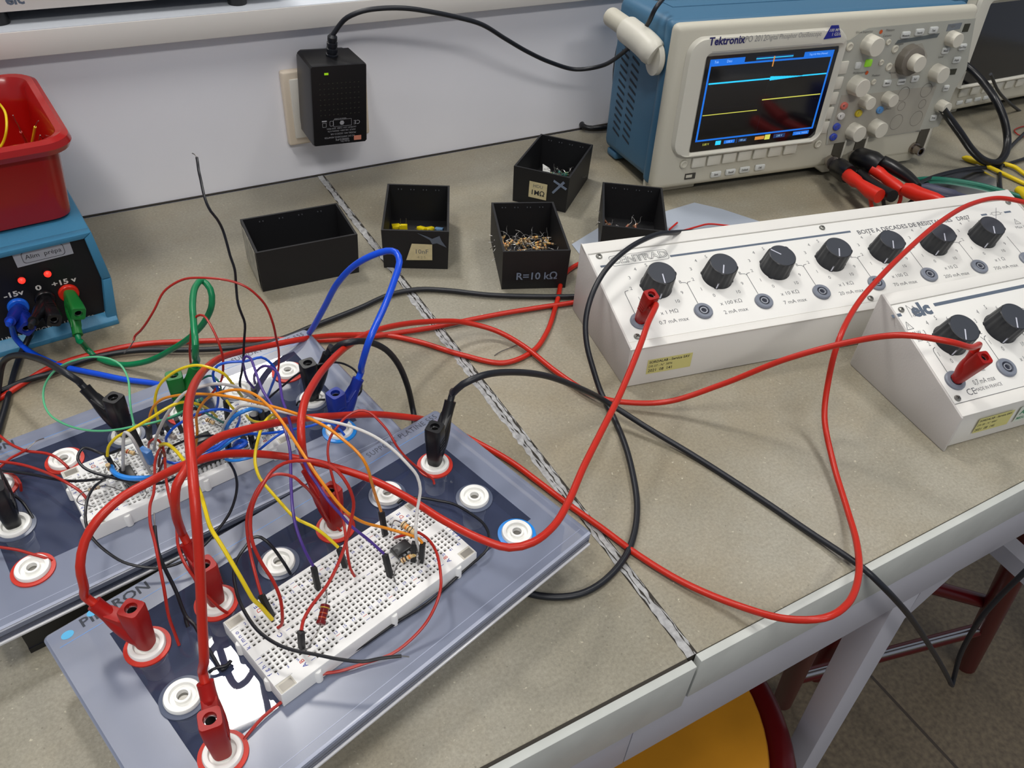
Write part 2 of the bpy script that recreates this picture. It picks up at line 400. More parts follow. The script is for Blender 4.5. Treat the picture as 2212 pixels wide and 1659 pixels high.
s2p('seat_ring', [LD, LD.lerp(LB, .5) + Vector((0, 60, 0)), LB], 12)

# ceiling lamps (mirrored in platine covers); the last one added to brighten the wall
for k, (x, y, sx, sy, lab) in enumerate(((-160, 660, 260, 320, 'square ceiling lamp above the back of the bench'), (170, 2000, 300, 300, 'square ceiling lamp farthest behind the bench'), (-750, -750, 300, 600, 'long ceiling lamp above and left of the photographer'), (850, -450, 300, 600, 'long ceiling lamp above the right end of the bench'), (-200, -2400, 1200, 300, 'wide ceiling lamp behind the photographer'))):
    lt = thing('ceiling_lamp', lab, 'lamp', frame(x, y, 1950))
    q = MB(); q.box(-sx / 2 - 12, sx / 2 + 12, -sy / 2 - 12, sy / 2 + 12, -18, 0, mat('lamp_housing', (220, 220, 220), .5), 2); q.build('housing', lt)
    q = MB(); q.box(-sx / 2, sx / 2, -sy / 2, sy / 2, -21, -18.2, LAMP, 1); q.build('diffuser', lt)

# ------------------------------------------------------------------ black component boxes
def open_box(label, fl_px, fr_px, w, d, h=37, wall=1.8, cat='box'):
    a, b = pz(*fl_px, h), pz(*fr_px, h); deg = math.degrees(math.atan2(b.y - a.y, b.x - a.x)); c = (a + b) / 2
    ux = Vector((math.cos(math.radians(deg)), math.sin(math.radians(deg)), 0)); o = c - ux * w / 2
    Mx = frame(o.x, o.y, 0, deg); t = thing('component_box', label, cat, Mx, 'black plastic component boxes on the bench')
    q = MB(); bm = bmesh.new()
    def ring(x0, x1, y0, y1, z): return [bm.verts.new((x, y, z)) for x, y in ((x0, y0), (x1, y0), (x1, y1), (x0, y1))]
    i = 0.8
    R = [ring(i, w - i, i, d - i, 0), ring(0, w, 0, d, h), ring(wall, w - wall, wall, d - wall, h), ring(wall + i, w - wall - i, wall + i, d - wall - i, 2)]
    for A, B_ in zip(R, R[1:]):
        for k in range(4): bm.faces.new((A[k], A[(k + 1) % 4], B_[(k + 1) % 4], B_[k]))
    bm.faces.new(R[0][::-1]); bm.faces.new(R[3]); bmesh.ops.recalc_face_normals(bm, faces=bm.faces)
    q.bm(bm, BLKM, False)
    # little moulded nubs near the rim of the back wall
    for k in range(4):
        x = w * (k + 1) / 5
        for dx in (-1.4, 1.4): q.box(x + dx - .4, x + dx + .4, d - wall - 1.2, d - wall, h - 4.4, h - 3.6, mat('worn_edge', (70, 72, 76), .5))
    q.build('box_shell', t)
    return t, Mx, w, d, h
def front_M(z, x): return Matrix.Translation((x, -0.35, z)) @ Matrix.Rotation(PI / 2 - .02, 4, 'X')
PAPER = mat('aged_paper', (201, 188, 146), .7, noise=.06, nscale=300); CHALK = mat('chalk_marker', (112, 124, 142), .8)
EMP = open_box('empty black plastic box with a chalky left side, nearest the dangling black wire', (547, 548), (777, 505), 82, 56)
q = MB(); q.prism([(4, 3), (52, 2), (55, 33), (42, 35), (5, 34)], -.25, -.05, mat('reflection_film', (176, 172, 158), .7, noise=.2, nscale=150), 'x'); q.build('painted_reflection', EMP[0], label='pale dusty film on the left side')  # tabletop reflection put into a pale film on the black side wall
NF = open_box('black plastic box with a tan 10nF label and yellow capacitors inside', (821, 497), (972, 501), 56, 82)
q = MB(); q.prism([(20, 9), (25, 25), (42, 24.6), (42, 9.5)], -.5, -.2, PAPER, 'y')
Mt = front_M(17.5, 33); Mt[1][3] = -.52; q.text('10nF', 6, INKG, Mt, .0); Mt[2][3] = 12; q.text('4 2 5', 3.5, mat('faded_ink', (150, 140, 108), .7), Mt)
q.build('paper_label', NF[0], label='tan paper label reading 10nF')
q = MB(); pts = [(30, 35), (38, 32), (42, 30), (48, 33), (50, 28), (54, 22), (50, 24), (46, 26), (42, 25), (40, 29), (35, 32)]
q.prism(pts, -.3, -.1, mat('grey_smear', (86, 94, 106), .7), 'y'); q.build('paint_smear', NF[0], label='grey smear near the rim')
K10 = open_box('black plastic box with R=10 kΩ written in chalky marker, full of tan resistors', (1086, 544), (1234, 541), 56, 82)
q = MB(); q.text('R=10 kΩ', 9.5, CHALK, front_M(13, 29.5), .018, h=.15); q.build('handwriting', K10[0])
M1 = open_box('black plastic box with a 1 MΩ label and grey cross, nearest the wall', (1109, 358), (1232, 385), 56, 82)
q = MB(); q.box(17, 35, -.55, -.2, 9, 25.5, PAPER); Mt = front_M(21.5, 26); Mt[1][3] = -.58; q.text('HDU', 4.6, INKG, Mt); Mt[2][3] = 14.5; q.text('1MΩ', 7, INKK, Mt, .02)
q.build('paper_label', M1[0], label='tan paper label reading 1 MΩ')
q = MB(); q.prism([(40, 21), (41.5, 19.5), (52, 33), (50, 34.5)], -.5, -.2, CHALK, 'y'); q.prism([(40.5, 32), (41, 34), (54.5, 28), (53.5, 26)], -.6, -.25, CHALK, 'y', M=None)
q.v = [(x, y, z - 2) for x, y, z in q.v]; q.build('chalk_cross', M1[0])
R5 = open_box('plain black plastic box with loose brown resistors, right behind the long resistance box', (1300, 487), (1444, 501), 56, 82)

# a resistor along local x
def resistor(label, group, body, bands, L=6.4, r=1.15, leads=None, name='resistor'):
    t = thing(name, label, 'resistor', None, group)
    q = MB(); n = 24; Mx = Matrix.Rotation(PI / 2, 4, 'Y')
    def rad(s):
        a = abs(s)
        return r * (1.0 if .62 < a < .9 else (.86 if a <= .55 else (.93 if a < .62 else max(.05, math.sqrt(max(0, 1 - ((a - .9) / .1) ** 2))))))
    prev = None
    for k in range(n):
        s0, s1 = -1 + 2 * k / n, -1 + 2 * (k + 1) / n; sm = (s0 + s1) / 2; m = body
        for c, w_, bm_ in bands:
            if abs(sm - c) < w_: m = bm_
        q.lathe([(rad(s0), s0 * L / 2), (rad(s1), s1 * L / 2)], m, 14, Mx, cap=False)
    q.build('body', t)
    for Lp in (leads or [[(-L / 2, 0, 0), (-L / 2 - 9, 1, .5)], [(L / 2, 0, 0), (L / 2 + 10, -1, .3)]]):
        q = MB(); q.tube(spline(Lp, 1.2), .28, PINM, 6); q.build('lead', t)
    return t
TAN = mat('tan_resistor', (206, 176, 128), .4); BRN = mat('brown_band', (92, 50, 26), .45); ORB = mat('orange_band', (220, 128, 20), .4); BLKB = mat('black_band', (24, 20, 18), .45); GLD = mat('gold_band', (196, 160, 60), .3, .3); REDK = mat('red_band', (170, 36, 24), .4)
GRR = mat('green_resistor', (58, 130, 118), .4); BRR = mat('brown_resistor', (136, 98, 72), .45)
def heap(box, proto, n, z1, seed, x0=.1, x1=.9, y0=.08, y1=.5, first=True):
    r = random.Random(seed); t, Mx, w, d, h = box
    for k in range(n):
        o = proto if (k == 0 and first) else copy_tree(proto)
        lay = k / max(1, n - 1)
        p = Mx @ Vector((w * (x0 + (x1 - x0) * r.random()), d * (y0 + (y1 - y0) * r.random() * (1 - .4 * lay)), 3.6 + z1 * lay))
        m = Matrix.Translation(p * .001) @ Matrix.Rotation(r.uniform(0, PI), 4, 'Z') @ Matrix.Rotation(r.uniform(-.35, .35) * (1 + lay), 4, 'Y')
        o.matrix_world = m
rl = [[(-3.2, 0, 0), (-5, .5, .6), (-9, 2.5, 2.2), (-13, 2, 1)], [(3.2, 0, 0), (6, -1, .8), (10, 1, 3), (14, 2, 2)]]
heap(K10, resistor('tan banded resistor in the heap inside the box marked R=10 kΩ', 'tan resistors heaped in the 10 kΩ box', TAN, [(-.68, .1, BRN), (-.3, .1, BLKB), (.05, .1, ORB), (.68, .08, GLD)], leads=rl), 52, 15, 11, .1, .9, .3, .92)
heap(R5, resistor('brown resistor in the heap inside the plain box behind the long resistance box', 'brown resistors in the plain box', BRR, [(-.6, .1, BRN), (.1, .1, REDK)], leads=rl), 18, 11, 12, .1, .62, .38, .8)
heap(R5, resistor('small green resistor lying right of the brown heap in the plain box', 'green resistors in the plain box', GRR, [(-.6, .1, BRN), (.6, .1, GLD)], leads=rl), 2, 4, 14, .62, .85, .5, .6)
heap(M1, resistor('green resistor in the tangle inside the box labelled 1 MΩ', 'green resistors in the 1 MΩ box', GRR, [(-.6, .1, BRN), (0, .1, BLKB), (.6, .1, GLD)], leads=rl), 26, 11, 13, .35, .9, .5, .9)
q = MB(); q.prism([(0, 0), (8, -3), (9, 1), (2, 7)], 0, .4, mat('white_paper', (220, 220, 216), .7)); pp = M1[1] @ Vector((13, 56, 10)); q.v = [tuple(Matrix.Translation(pp) @ Matrix.Rotation(.9, 4, 'X') @ Vector(v)) for v in q.v]
q.build('paper_scrap', origin=pp, label='small white paper scrap inside the box labelled 1 MΩ', cat='paper')
YEL = mat('yellow_capacitor', (218, 196, 16), .35)
for k, (x, y, z, a, tl, lab) in enumerate(((8, 58, 5, .2, 1.5, 'yellow capacitor lying flat at the left end of the 10nF box'), (15, 52, 8, .1, 0, 'yellow capacitor standing with both legs pointing up in the 10nF box'), (31, 56, 5, -.5, 1.25, 'yellow capacitor tilted in the middle of the 10nF box'), (38.5, 56, 5, .4, 1.2, 'yellow capacitor next to the pale blue one in the 10nF box'), (47, 54, 6, -.2, 1.15, 'pale blue capacitor at the right end of the 10nF box'))):
    t = thing('capacitor', lab, 'capacitor', NF[1] @ Matrix.Translation((x, y, z + 2)) @ Matrix.Rotation(a, 4, 'Z') @ Matrix.Rotation(tl, 4, 'X'), 'capacitors in the 10nF box')
    q = MB(); q.box(-3.6, 3.6, -1.5, 1.5, -4, 3, YEL if k < 4 else mat('pale_blue_capacitor', (108, 150, 192), .4), .5); q.build('body', t)
    for dx in (-2.5, 2.5):
        q = MB(); q.tube([(dx, 0, 3), (dx + .2, 0, 9)], .25, PINM, 6); q.build('lead', t)

# ------------------------------------------------------------------ power supply (left)
PSX, PSY, PSD = -217.0, -171.5, 5.5
psu = thing('power_supply', 'small blue power supply with black front panel and two lit red lamps', 'power supply', frame(PSX, PSY, 0, PSD))
PB = mat('blue_case', (62, 128, 164), .45, bump=.3, bscale=500)
pM = frame(PSX, PSY, 0, PSD)
q = MB(); H = 77
q.prism([(0, 0), (4.5, 38), (1, H), (-122, H), (-126, 38), (-122, 0)], 5, 150, PB, 'y', r=1.6)
def strip(p): q.prism(p, -2, 6, PB, 'y', r=.8)
strip([(0, 0), (4.5, 38), (-1.5, 38), (-7, 6)]); strip([(4.4, 38.4), (1, H), (-4.5, H - 4), (-2, 38.4)])
strip([(1, H), (-122, H), (-117, H - 4), (-5, H - 4)]); strip([(-122, 0), (-126, 38), (-120, 38), (-116, 6)]); strip([(-126, 38), (-122, H), (-117, H - 4), (-120, 38)])
q.prism([(-5, 0), (-5, 4), (2, 8.5), (6, 8.5), (6, 0)], -122, 0, PB, 'x', r=.5)
q.build('case', psu)
q = MB(); q.box(-120, -1.5, 2.6, 5, 5, H - 3, mat('panel_black', (16, 16, 20), .4)); q.build('front_panel', psu)
PS = Plane(pM @ Vector((0, 2.5, 0)), pM.to_3x3() @ Vector((1, 0, 0)), (0, 0, 1))
L0 = Matrix.Translation((0, 2.5, 0)) @ Matrix.Rotation(PI / 2, 4, 'X')        # panel local (u, v) in the supply's frame
q = MB(); quad = [PS.px(*p) for p in ((24, 547), (148, 517), (159, 547), (38, 578))]
q.prism(quad, .05, .35, mat('label_silver', (176, 178, 186), .5), M=L0)
cx = sum(p[0] for p in quad) / 4; cy = sum(p[1] for p in quad) / 4; w_ = quad[1][0] - quad[0][0]; h_ = quad[0][1] - quad[3][1]
fr = [(cx - w_ * .37, cy - h_ * .38), (cx + w_ * .37, cy - h_ * .38), (cx + w_ * .37, cy + h_ * .38), (cx - w_ * .37, cy + h_ * .38)]
def frame_line(q, c, hx, hy, r, t, m, M, h=.4):
    pts = []
    for sx, sy, a0 in ((1, 1, 0), (-1, 1, 90), (-1, -1, 180), (1, -1, 270)):
        for k in range(6):
            a = math.radians(a0 + k * 18); pts.append((c[0] + sx * (hx - r) + r * math.cos(a), c[1] + sy * (hy - r) + r * math.sin(a)))
    n = len(pts); inn = [((x - c[0]) * (1 - t / hx) + c[0], (y - c[1]) * (1 - t / hy) + c[1]) for x, y in pts]
    q.add([(x, y, h) for x, y in pts + inn], [(i, (i + 1) % n, n + (i + 1) % n, n + i) for i in range(n)], m, False, M)
frame_line(q, (cx, cy), w_ * .37, h_ * .38, 2.2, .35, INKK, L0)
q.text('Alim  prépa', h_ * .42, INKK, L0 @ T(cx, cy), 0, h=.4); q.build('paper_label', psu, label='silver label reading Alim prépa')
q = MB()
def ptxt(s, px, size, b=.02, sx=1.0): u, v = PS.px(*px); q.text(s, size, INKW, L0 @ T(u, v), b, h=.12, sx=sx)
ptxt('-15v', (29, 636), 5.6, .03, 1.25); ptxt('0', (83, 622), 5.6, .03, 1.4); ptxt('+15 v', (138, 609), 5.6, .03, 1.25)
ptxt('ALIMENTATION', (55, 722), 5.2, .012); ptxt('± 15V', (143, 698), 5.2, .012); ptxt('150 mA', (207, 683), 5.2, .012)
q.build('lettering', psu)
LED = mat('lit_red_lamp', (255, 40, 30), .3, emit=2.2)
for p in ((46, 604), (102, 590)):
    u, v = PS.px(*p); q = MB(); q.lathe([(3.4, 0), (3.2, 1.2), (2.4, 1.2)], BLK, 20, L0 @ T(u, v), cap=False); b_ = q.build('lamp_bezel', psu)
    q = MB(); q.lathe([(2.3, .3), (2.3, 1.6), (1.9, 2.6), (1.1, 3.3), (0, 3.6)], LED, 18, L0 @ T(u, v)); q.build('indicator_lamp', psu)
PSOCK = {}
for nm, p, m in (('blue', (39, 662), mat('blue_ring', (26, 96, 210), .3)), ('black', (97, 645), BLK), ('red', (148, 632), mat('red_ring', (206, 40, 24), .3))):
    u, v = PS.px(*p); PSOCK[nm] = PS.at(u, v, 2); q = MB()
    q.lathe([(6.8, 0), (6.8, 2), (6.2, 2.8), (3.2, 2.8), (3, 1.5), (2.2, 1.5), (2.2, .3)], m, 28, L0 @ T(u, v), cap=False); q.build('socket_ring', psu)

# red open bin on the supply
def rring(hx, hy, r, z, n=7):
    pts = []
    for sx, sy, a0 in ((1, 1, 0), (-1, 1, 90), (-1, -1, 180), (1, -1, 270)):
        for k in range(n):
            a = math.radians(a0 + k * 90 / (n - 1)); pts.append((sx * (hx - r) + r * math.cos(a), sy * (hy - r) + r * math.sin(a), z))
    return pts
bin_ = thing('parts_bin', 'glossy red plastic bin with thick rolled rim standing on the blue power supply', 'bin', frame(-307, -101, 77.6, 5.4))
prof = [(70, 50, 10, 2), (75, 53, 11, 0), (79, 56, 12, 2), (84, 61, 14, 50), (84.5, 61.5, 14, 53), (91, 67, 17, 52), (93, 69, 18, 56), (92, 68, 18, 60), (89, 65, 17, 62), (85, 62, 15, 61), (82, 59, 13, 56), (80, 57, 12, 40), (75, 52, 11, 6), (72, 49, 9, 4)]
q = MB(); rings = [rring(*p) for p in prof]; n = len(rings[0]); vs = sum(rings, []); fs = []
for j in range(len(rings) - 1):
    for i in range(n): fs.append((j * n + i, j * n + (i + 1) % n, (j + 1) * n + (i + 1) % n, (j + 1) * n + i))
fs.append(tuple(range(n - 1, -1, -1))); fs.append(tuple((len(rings) - 1) * n + i for i in range(n)))
q.add(vs, fs, REDB); q.build('bin_shell', bin_)

# ------------------------------------------------------------------ wall adapter
ad = thing('power_adapter', 'black plug-in power adapter with upside-down white print, plugged into the wall socket', 'adapter', Matrix.Translation((6.5, -15, 91)) @ Matrix.Rotation(math.radians(3.2), 4, 'Y'))
q = MB(); bm = bmesh.new()
def rg(hx, z0, z1, y, ch=3): return [bm.verts.new(p) for p in ((-hx + ch, y, z0), (hx - ch, y, z0), (hx, y, z0 + ch), (hx, y, z1 - ch), (hx - ch, y, z1), (-hx + ch, y, z1), (-hx, y, z1 - ch), (-hx, y, z0 + ch))]
R = [rg(21, -30, 33, 6), rg(22, -36, 36.5, 0), rg(22.5, -37, 37.5, -7), rg(24.5, -34, 38.5, -8, 2), rg(25.5, -34, 37.5, -44, 1.6), rg(24.8, -33.2, 36.8, -46, 1.5)]
for A, B_ in zip(R, R[1:]):
    for k in range(8): bm.faces.new((A[k], A[(k + 1) % 8], B_[(k + 1) % 8], B_[k]))
bm.faces.new(R[0][::-1]); bm.faces.new(R[-1]); bmesh.ops.recalc_face_normals(bm, faces=bm.faces); q.bm(bm, BLK, False); q.build('case', ad)
LA_ = Matrix.Translation((0, -46.05, 0)) @ Matrix.Rotation(PI / 2, 4, 'X'); LR = LA_ @ Matrix.Rotation(PI, 4, 'Z')
q = MB()
for r in range(7):
    for c in range(10): q.box(-17.5 + c * 3.9 - .55, -17.5 + c * 3.9 + .55, 22 - r * 4.6 - .5, 22 - r * 4.6 + .3, .02, .12, mat('vent_edge', (44, 44, 34), .6), M=LA_)
q.build('vent_grid', ad)
q = MB(); IW = mat('adapter_print', (150, 150, 154), .6)
def at_(s, u, v, size, b=0., sx=1.): q.text(s, size, IW, LR @ T(-u, -v), b, h=.08, sx=sx)
at_('CE', 15.5, -14, 5.2, 0); at_('AC-DC SWITCHING ADAPTER', -1, -26.4, 2.1); at_('MODEL NO. GS25E12-12R', 2.5, -23.4, 2.1, 0); at_('INPUT: 100-240V~ 50/60Hz 0.7A', 1, -20.6, 1.9)
at_('OUTPUT: 12V⎓ 2.08A  25W MAX', 1, -18.2, 1.9); at_('MADE IN CHINA', 0, -9.6, 1.5); at_('GS25E12-P1J', 1.5, -29, 2.4, .01); at_('Order No.', 4, -31, 2, 0)
frame_line(q, (2, -13.6), 8.5, 3.2, .4, .25, IW, LA_, .08); q.lathe([(0, .09), (2.2, .09)], IW, 6, LA_ @ T(1.5, -13.6), cap=False)
q.box(-17, -12.5, -11.6, -10.4, .05, .1, IW, M=LA_); frame_line(q, (-14.8, -14.5), 1.8, 2, .2, .3, IW, LA_, .08); frame_line(q, (-8.2, -13.6), 1.7, 2.4, 1, .3, IW, LA_, .08)
q.build('lettering', ad, label='white print standing upside down')
q = MB(); q.box(12.5, 19.5, -31, -26.8, .02, .1, mat('salmon_print', (196, 122, 100), .6), M=LA_); q.build('brand_patch', ad, label='salmon print patch')
q = MB(); q.box(-13.2, -9.6, 29.4, 31.2, .02, .25, mat('green_lamp', (140, 190, 20), .4, emit=.5), M=LA_); q.build('indicator_lamp', ad)
q = MB(); sp = []
zz = 36
rr = [5.4, 5.4, 4.2, 4.2, 5.0, 5.0, 3.8, 3.8, 4.6, 4.6, 3.5, 3.5, 4.2, 4.2, 2.4]
zs = [0, 4, 4.4, 5.6, 6, 9, 9.4, 10.6, 11, 14, 14.4, 15.6, 16, 19, 21]
q.lathe(list(zip(rr, zs)), BLKR, 20, Matrix.Translation((1.5, -24, 36)) @ Matrix.Rotation(.16, 4, 'X')); q.build('strain_relief', ad)
AD_TOP = ad.matrix_world @ Vector((1.5 * .001, -.0275, .056)) * 1000
cp = [(-2, AD_TOP.y)]
q = MB(); pts = [AD_TOP]
for x, y, Y in ((737, 50, -46), (750, 38, -50), (783, 24, -55), (826, 18, -58), (876, 18, -60), (927, 25, -60), (990, 38, -58), (1041, 53, -55), (1092, 84, -50), (1140, 112, -45), (1190, 135, -42), (1245, 150, -44), (1300, 142, -60), (1338, 120, -85), (1371, 89, -110), (1401, 49, -128), (1416, 18, -135), (1440, -12, -130)): pts.append(py(x, y, Y))
q.tube(spline([tuple((ad.matrix_world.inverted() @ (p * .001)) * 1000) for p in pts], 4), 2.1, BLKR, 10); q.build('cord', ad)

# ------------------------------------------------------------------ decade resistance boxes
GK = mat('knob_black', (34, 36, 40), .42, bump=.1, bscale=900); GKT = mat('knob_top', (52, 56, 64), .5); PTR = mat('pointer_white', (200, 202, 214), .4)
SKR = mat('grey_socket_ring', (120, 126, 138), .4); SKD = mat('socket_dark', (32, 36, 52), .5)
def knob(t, M, R, h, ang):
    """fluted knob with a pointer ridge; ang = pointer direction in the panel"""
    q = MB(); seg = 80; prof = [(1.04, 0), (1.0, 1.2), (.97, h * .55), (.93, h - 1.2), (.9, h - .3), (.86, h)]
    vs = []; fs = []
    for j, (k, z) in enumerate(prof):
        for i in range(seg):
            a = 2 * PI * i / seg; d = (a + PI) % (2 * PI) - PI
            fl = 1 - (.035 * (1 - abs(math.cos(a * 8)) ** 3) if 0 < j < 4 else 0)
            bump = 0
            for c in (0, PI * .5, -PI * .5) : bump = max(bump, max(0, 1 - abs(((a - c + PI) % (2 * PI)) - PI) / .13)) if c == 0 or j < 5 else bump
            rr = R * k * fl * (1 + .06 * (1 if bump > .25 else 0) * (1 if j < 5 else 0))
            vs.append((rr * math.cos(a), rr * math.sin(a), z))
    for j in range(len(prof) - 1):
        for i in range(seg): k2 = (i + 1) % seg; fs.append((j * seg + i, j * seg + k2, (j + 1) * seg + k2, (j + 1) * seg + i))
    Mk = M @ Matrix.Rotation(ang, 4, 'Z'); q.add(vs, fs, GK, True, Mk)
    q.lathe([(0, h), (R * .86, h)], GKT, seg, Mk, cap=False, smooth=False)
    k_ = q.build('knob', t)
    q = MB(); q.box(R * .12, R * .86, -.45, .45, h + .02, h + .2, PTR, M=Mk)
    q.add([(R * .93, -.5, h - .6), (R * .93, .5, h - .6), (R * 1.075, .5, .6), (R * 1.075, -.5, .6)], [(0, 1, 2, 3)], PTR, False, Mk @ Matrix.Translation((.12, 0, 0)))
    q.v = q.v; q.build('pointer_line', k_)
def jack(t, M, R=7.2):
    q = MB(); q.lathe([(R, 0), (R, 1.4), (R - .8, 2.2), (R - 3, 2.2), (R - 3.2, .8)], SKR, 32, M, cap=False); q.lathe([(0, .9), (R - 3.1, .9)], SKD, 32, M, cap=False)
    q.lathe([(2.9, .9), (2.9, 2), (2.2, 2), (2.1, .95)], mat('socket_sleeve', (176, 180, 188), .4, .5), 24, M, cap=False); q.build('socket', t)
def screw(t, M, r=2.6):
    q = MB(); q.lathe([(r, 0), (r, .6), (r * .8, 1.3), (r * .3, 1.6), (0, 1.6)], mat('screw_metal', (158, 158, 152), .35, .8), 18, M, cap=False)
    q.box(-r * .55, r * .55, -.25, .25, 1.5, 1.68, DARKG, M=M @ Matrix.Rotation(.6, 4, 'Z')); q.box(-.25, .25, -r * .55, r * .55, 1.5, 1.68, DARKG, M=M @ Matrix.Rotation(.6, 4, 'Z')); q.build('screw', t)
def decade(name, label, F, deg, p0, p1, L, body):
    M = frame(F[0], F[1], 0, deg); t = thing(name, label, 'resistance box', M, 'decade resistance boxes')
    A = Vector((0, p0[0], p0[1])); B_ = Vector((0, p1[0], p1[1])); v = (B_ - A).normalized(); n = Vector((1, 0, 0)).cross(v)
    ML = Matrix(((1, v.x, n.x, 0), (0, v.y, n.y, p0[0]), (0, v.z, n.z, p0[1]), (0, 0, 0, 1)))
    PW = Plane((M @ ML).translation, (M @ ML).to_3x3() @ Vector((1, 0, 0)), (M @ ML).to_3x3() @ Vector((0, 1, 0)))
    return t, ML, PW, M, (B_ - A).length
# --- long box
t7, m7, P7, F7, D7 = decade('decade_resistance_box', 'long white decade resistance box with seven black knobs, behind the smaller one', (91.9, -402), -10.3, (2, 33.5), (100, 60.5), 424, BOXW)
L7 = 424
q = MB(); q.prism([(0, .6), (1.8, 32.6), (2.6, 33.6), (99.6, 60.2), (101.5, 58.5), (100.5, .6)], 1.6, L7 - 1.6, BOXW, 'x', r=.5)
for a in ((2, 8, 2, 14), (L7 - 14, L7 - 8, 2, 14), (2, 8, 84, 96), (L7 - 14, L7 - 8, 84, 96)): q.box(a[0] + 2, a[1] + 4, a[2], a[3], 0, 1, BLKR)
q.box(0, L7, -.6, 6, -.8, .9, BOXW, .5, M=m7); q.box(0, L7, 91.5, D7 + .8, -1.5, 1.4, BOXW, .7, M=m7); q.build('case', t7)
for x in (0, L7 - 1.5): q = MB(); q.prism([(0, .3), (1.6, 33.8), (2.4, 34.8), (100, 61.8), (102, 61.4), (101, .3)], x, x + 1.5, BOXG, 'x', r=.35); q.build('side_plate', t7)
q = MB(); q.box(1.6, L7 - 1.6, 6.5, 91.2, -.6, .35, mat('panel_white', (228, 227, 222), .42), .2, M=m7); q.build('front_panel', t7)
pf = m7 @ Matrix.Translation((0, 0, .38)); lt = MB(); FN = '0123456789'
def lab(s, u, v, size, m=INKG, b=0., sx=1., al='CENTER', rz=0, M=None): lt.text(s, size, m, (M or pf) @ T(u, v, 0, rz), b, al, .03, sx)
def line(pts, w, m, M=None):
    for (x0, y0), (x1, y1) in zip(pts, pts[1:]):
        d = Vector((x1 - x0, y1 - y0)); n_ = Vector((-d.y, d.x)).normalized() * w / 2
        lt.add([(x0 - n_.x, y0 - n_.y, .04), (x1 - n_.x, y1 - n_.y, .04), (x1 + n_.x, y1 + n_.y, .04), (x0 + n_.x, y0 + n_.y, .04)], [(0, 1, 2, 3)], m, False, M or pf)
mul = ['1 MΩ', '100 KΩ', '10 KΩ', '1 KΩ', '100 Ω', '10 Ω', '1 Ω']; amp = ['0.7', '2', '7', '20', '70', '200', '700']
ks, KR = 52.3, 20.5
for i in range(7):
    ku = 43 + ks * i; kv = 53.2
    for d in range(11):
        a = math.radians(-121 - 30 * d)
        if d == 10: a = math.radians(-60)
        lab(str(d), ku + KR * math.cos(a), kv + KR * math.sin(a), 4.3)
    lab('x ' + mul[i], ku, 27, 4.8); lab(amp[i] + ' mA max', ku, 18.6, 4.9)
    su = 16.7 + 52.35 * i
    line([(su - .6, 30), (su - .6, 50)], .5, INKG); line([(su - .6, 50), (su, 51.6), (su + 3, 52.2)], .5, INKG)
    if i: line([(su - .6, 50), (su - 1.6, 51.6), (su - 5, 52.2)], .5, INKG)
su = 16.7 + 52.35 * 7; line([(su - .6, 30), (su - .6, 50)], .5, INKG)
lab('BOITE A DECADES DE RESISTANCES   DR07', 241.5, 76.8, 6.3, INKG, .016, .985, 'LEFT')
lt.box(66.5, 236, 78.2, 80.2, .0, .05, INKS, M=pf); lt.box(7, 14.5, 77.3, 79.3, 0, .05, INKS, M=pf); lt.box(374.5, 381, 76.5, 78.5, 0, .05, INKS, M=pf); lt.box(400.5, 408, 76, 78, 0, .05, INKS, M=pf)
frame_line(lt, (391, 77), 4.5, 1.8, .2, .3, INKG, pf, .05); line([(384, 77), (386.5, 77)], .4, INKG); line([(395.5, 77), (398, 77)], .4, INKG); line([(386, 70.5), (396, 83.5)], .4, INKG)
line([(402, 62), (408, 62), (405, 68), (402, 62)], .4, INKG); lab('!', 405, 64, 4.2); lab('Max 150 V', 408, 58, 4.2); lab('CAT II', 411, 53, 4.2)
# outlined maker lettering
lab('CENTRAD', 41, 82, 9.4, INKG, .03, 1.12); lab('CENTRAD', 41, 82, 9.4, INKG, .0, 1.12)
i0 = len(lt.v); lt.text('CENTRAD', 9.4, mat('panel_white', (0, 0, 0)), pf @ T(41, 82), -.012, 'CENTER', .09, 1.12)
frame_line(lt, (41, 82), 24.6, 5.2, 2.4, .35, INKG, pf, .05)
lt.build('lettering', t7)
for i in range(8):
    jack(t7, pf @ T(16.7 + 52.35 * i, 22.6))
for i, pr_ in enumerate((-101, -119, 134, -119, -119, -119, -119)): knob(t7, pf @ T(43 + ks * i, 52.6), 11.9, 15, math.radians(pr_))
for u, v in ((9.5, 88.2), (9.5, 10), (212, 87), (413, 87.5), (212, 9.5), (413, 10)): screw(t7, pf @ T(u, v))
fM = Matrix.Rotation(PI / 2 - .05, 4, 'X'); YL = mat('yellow_sticker', (206, 200, 128), .5)
lt = MB(); lt.box(16, 52.5, 9.3, 22, .02, .12, YL, M=Matrix.Translation((0, -.05, 0)) @ fM)
fs_ = Matrix.Translation((0, -.2, 0)) @ fM; lab('SORDALAB - Service SAV', 17.2, 19.6, 3.05, INKK, .02, 1, 'LEFT', 0, fs_); lab('DR 07 - N° 3896', 17.2, 15.8, 2.8, INKK, 0, 1, 'LEFT', 0, fs_); lab('2021  08  141', 17.2, 12, 3.6, INKK, .01, 1, 'LEFT', 0, fs_)
lt.build('service_sticker', t7, label='yellow service sticker')
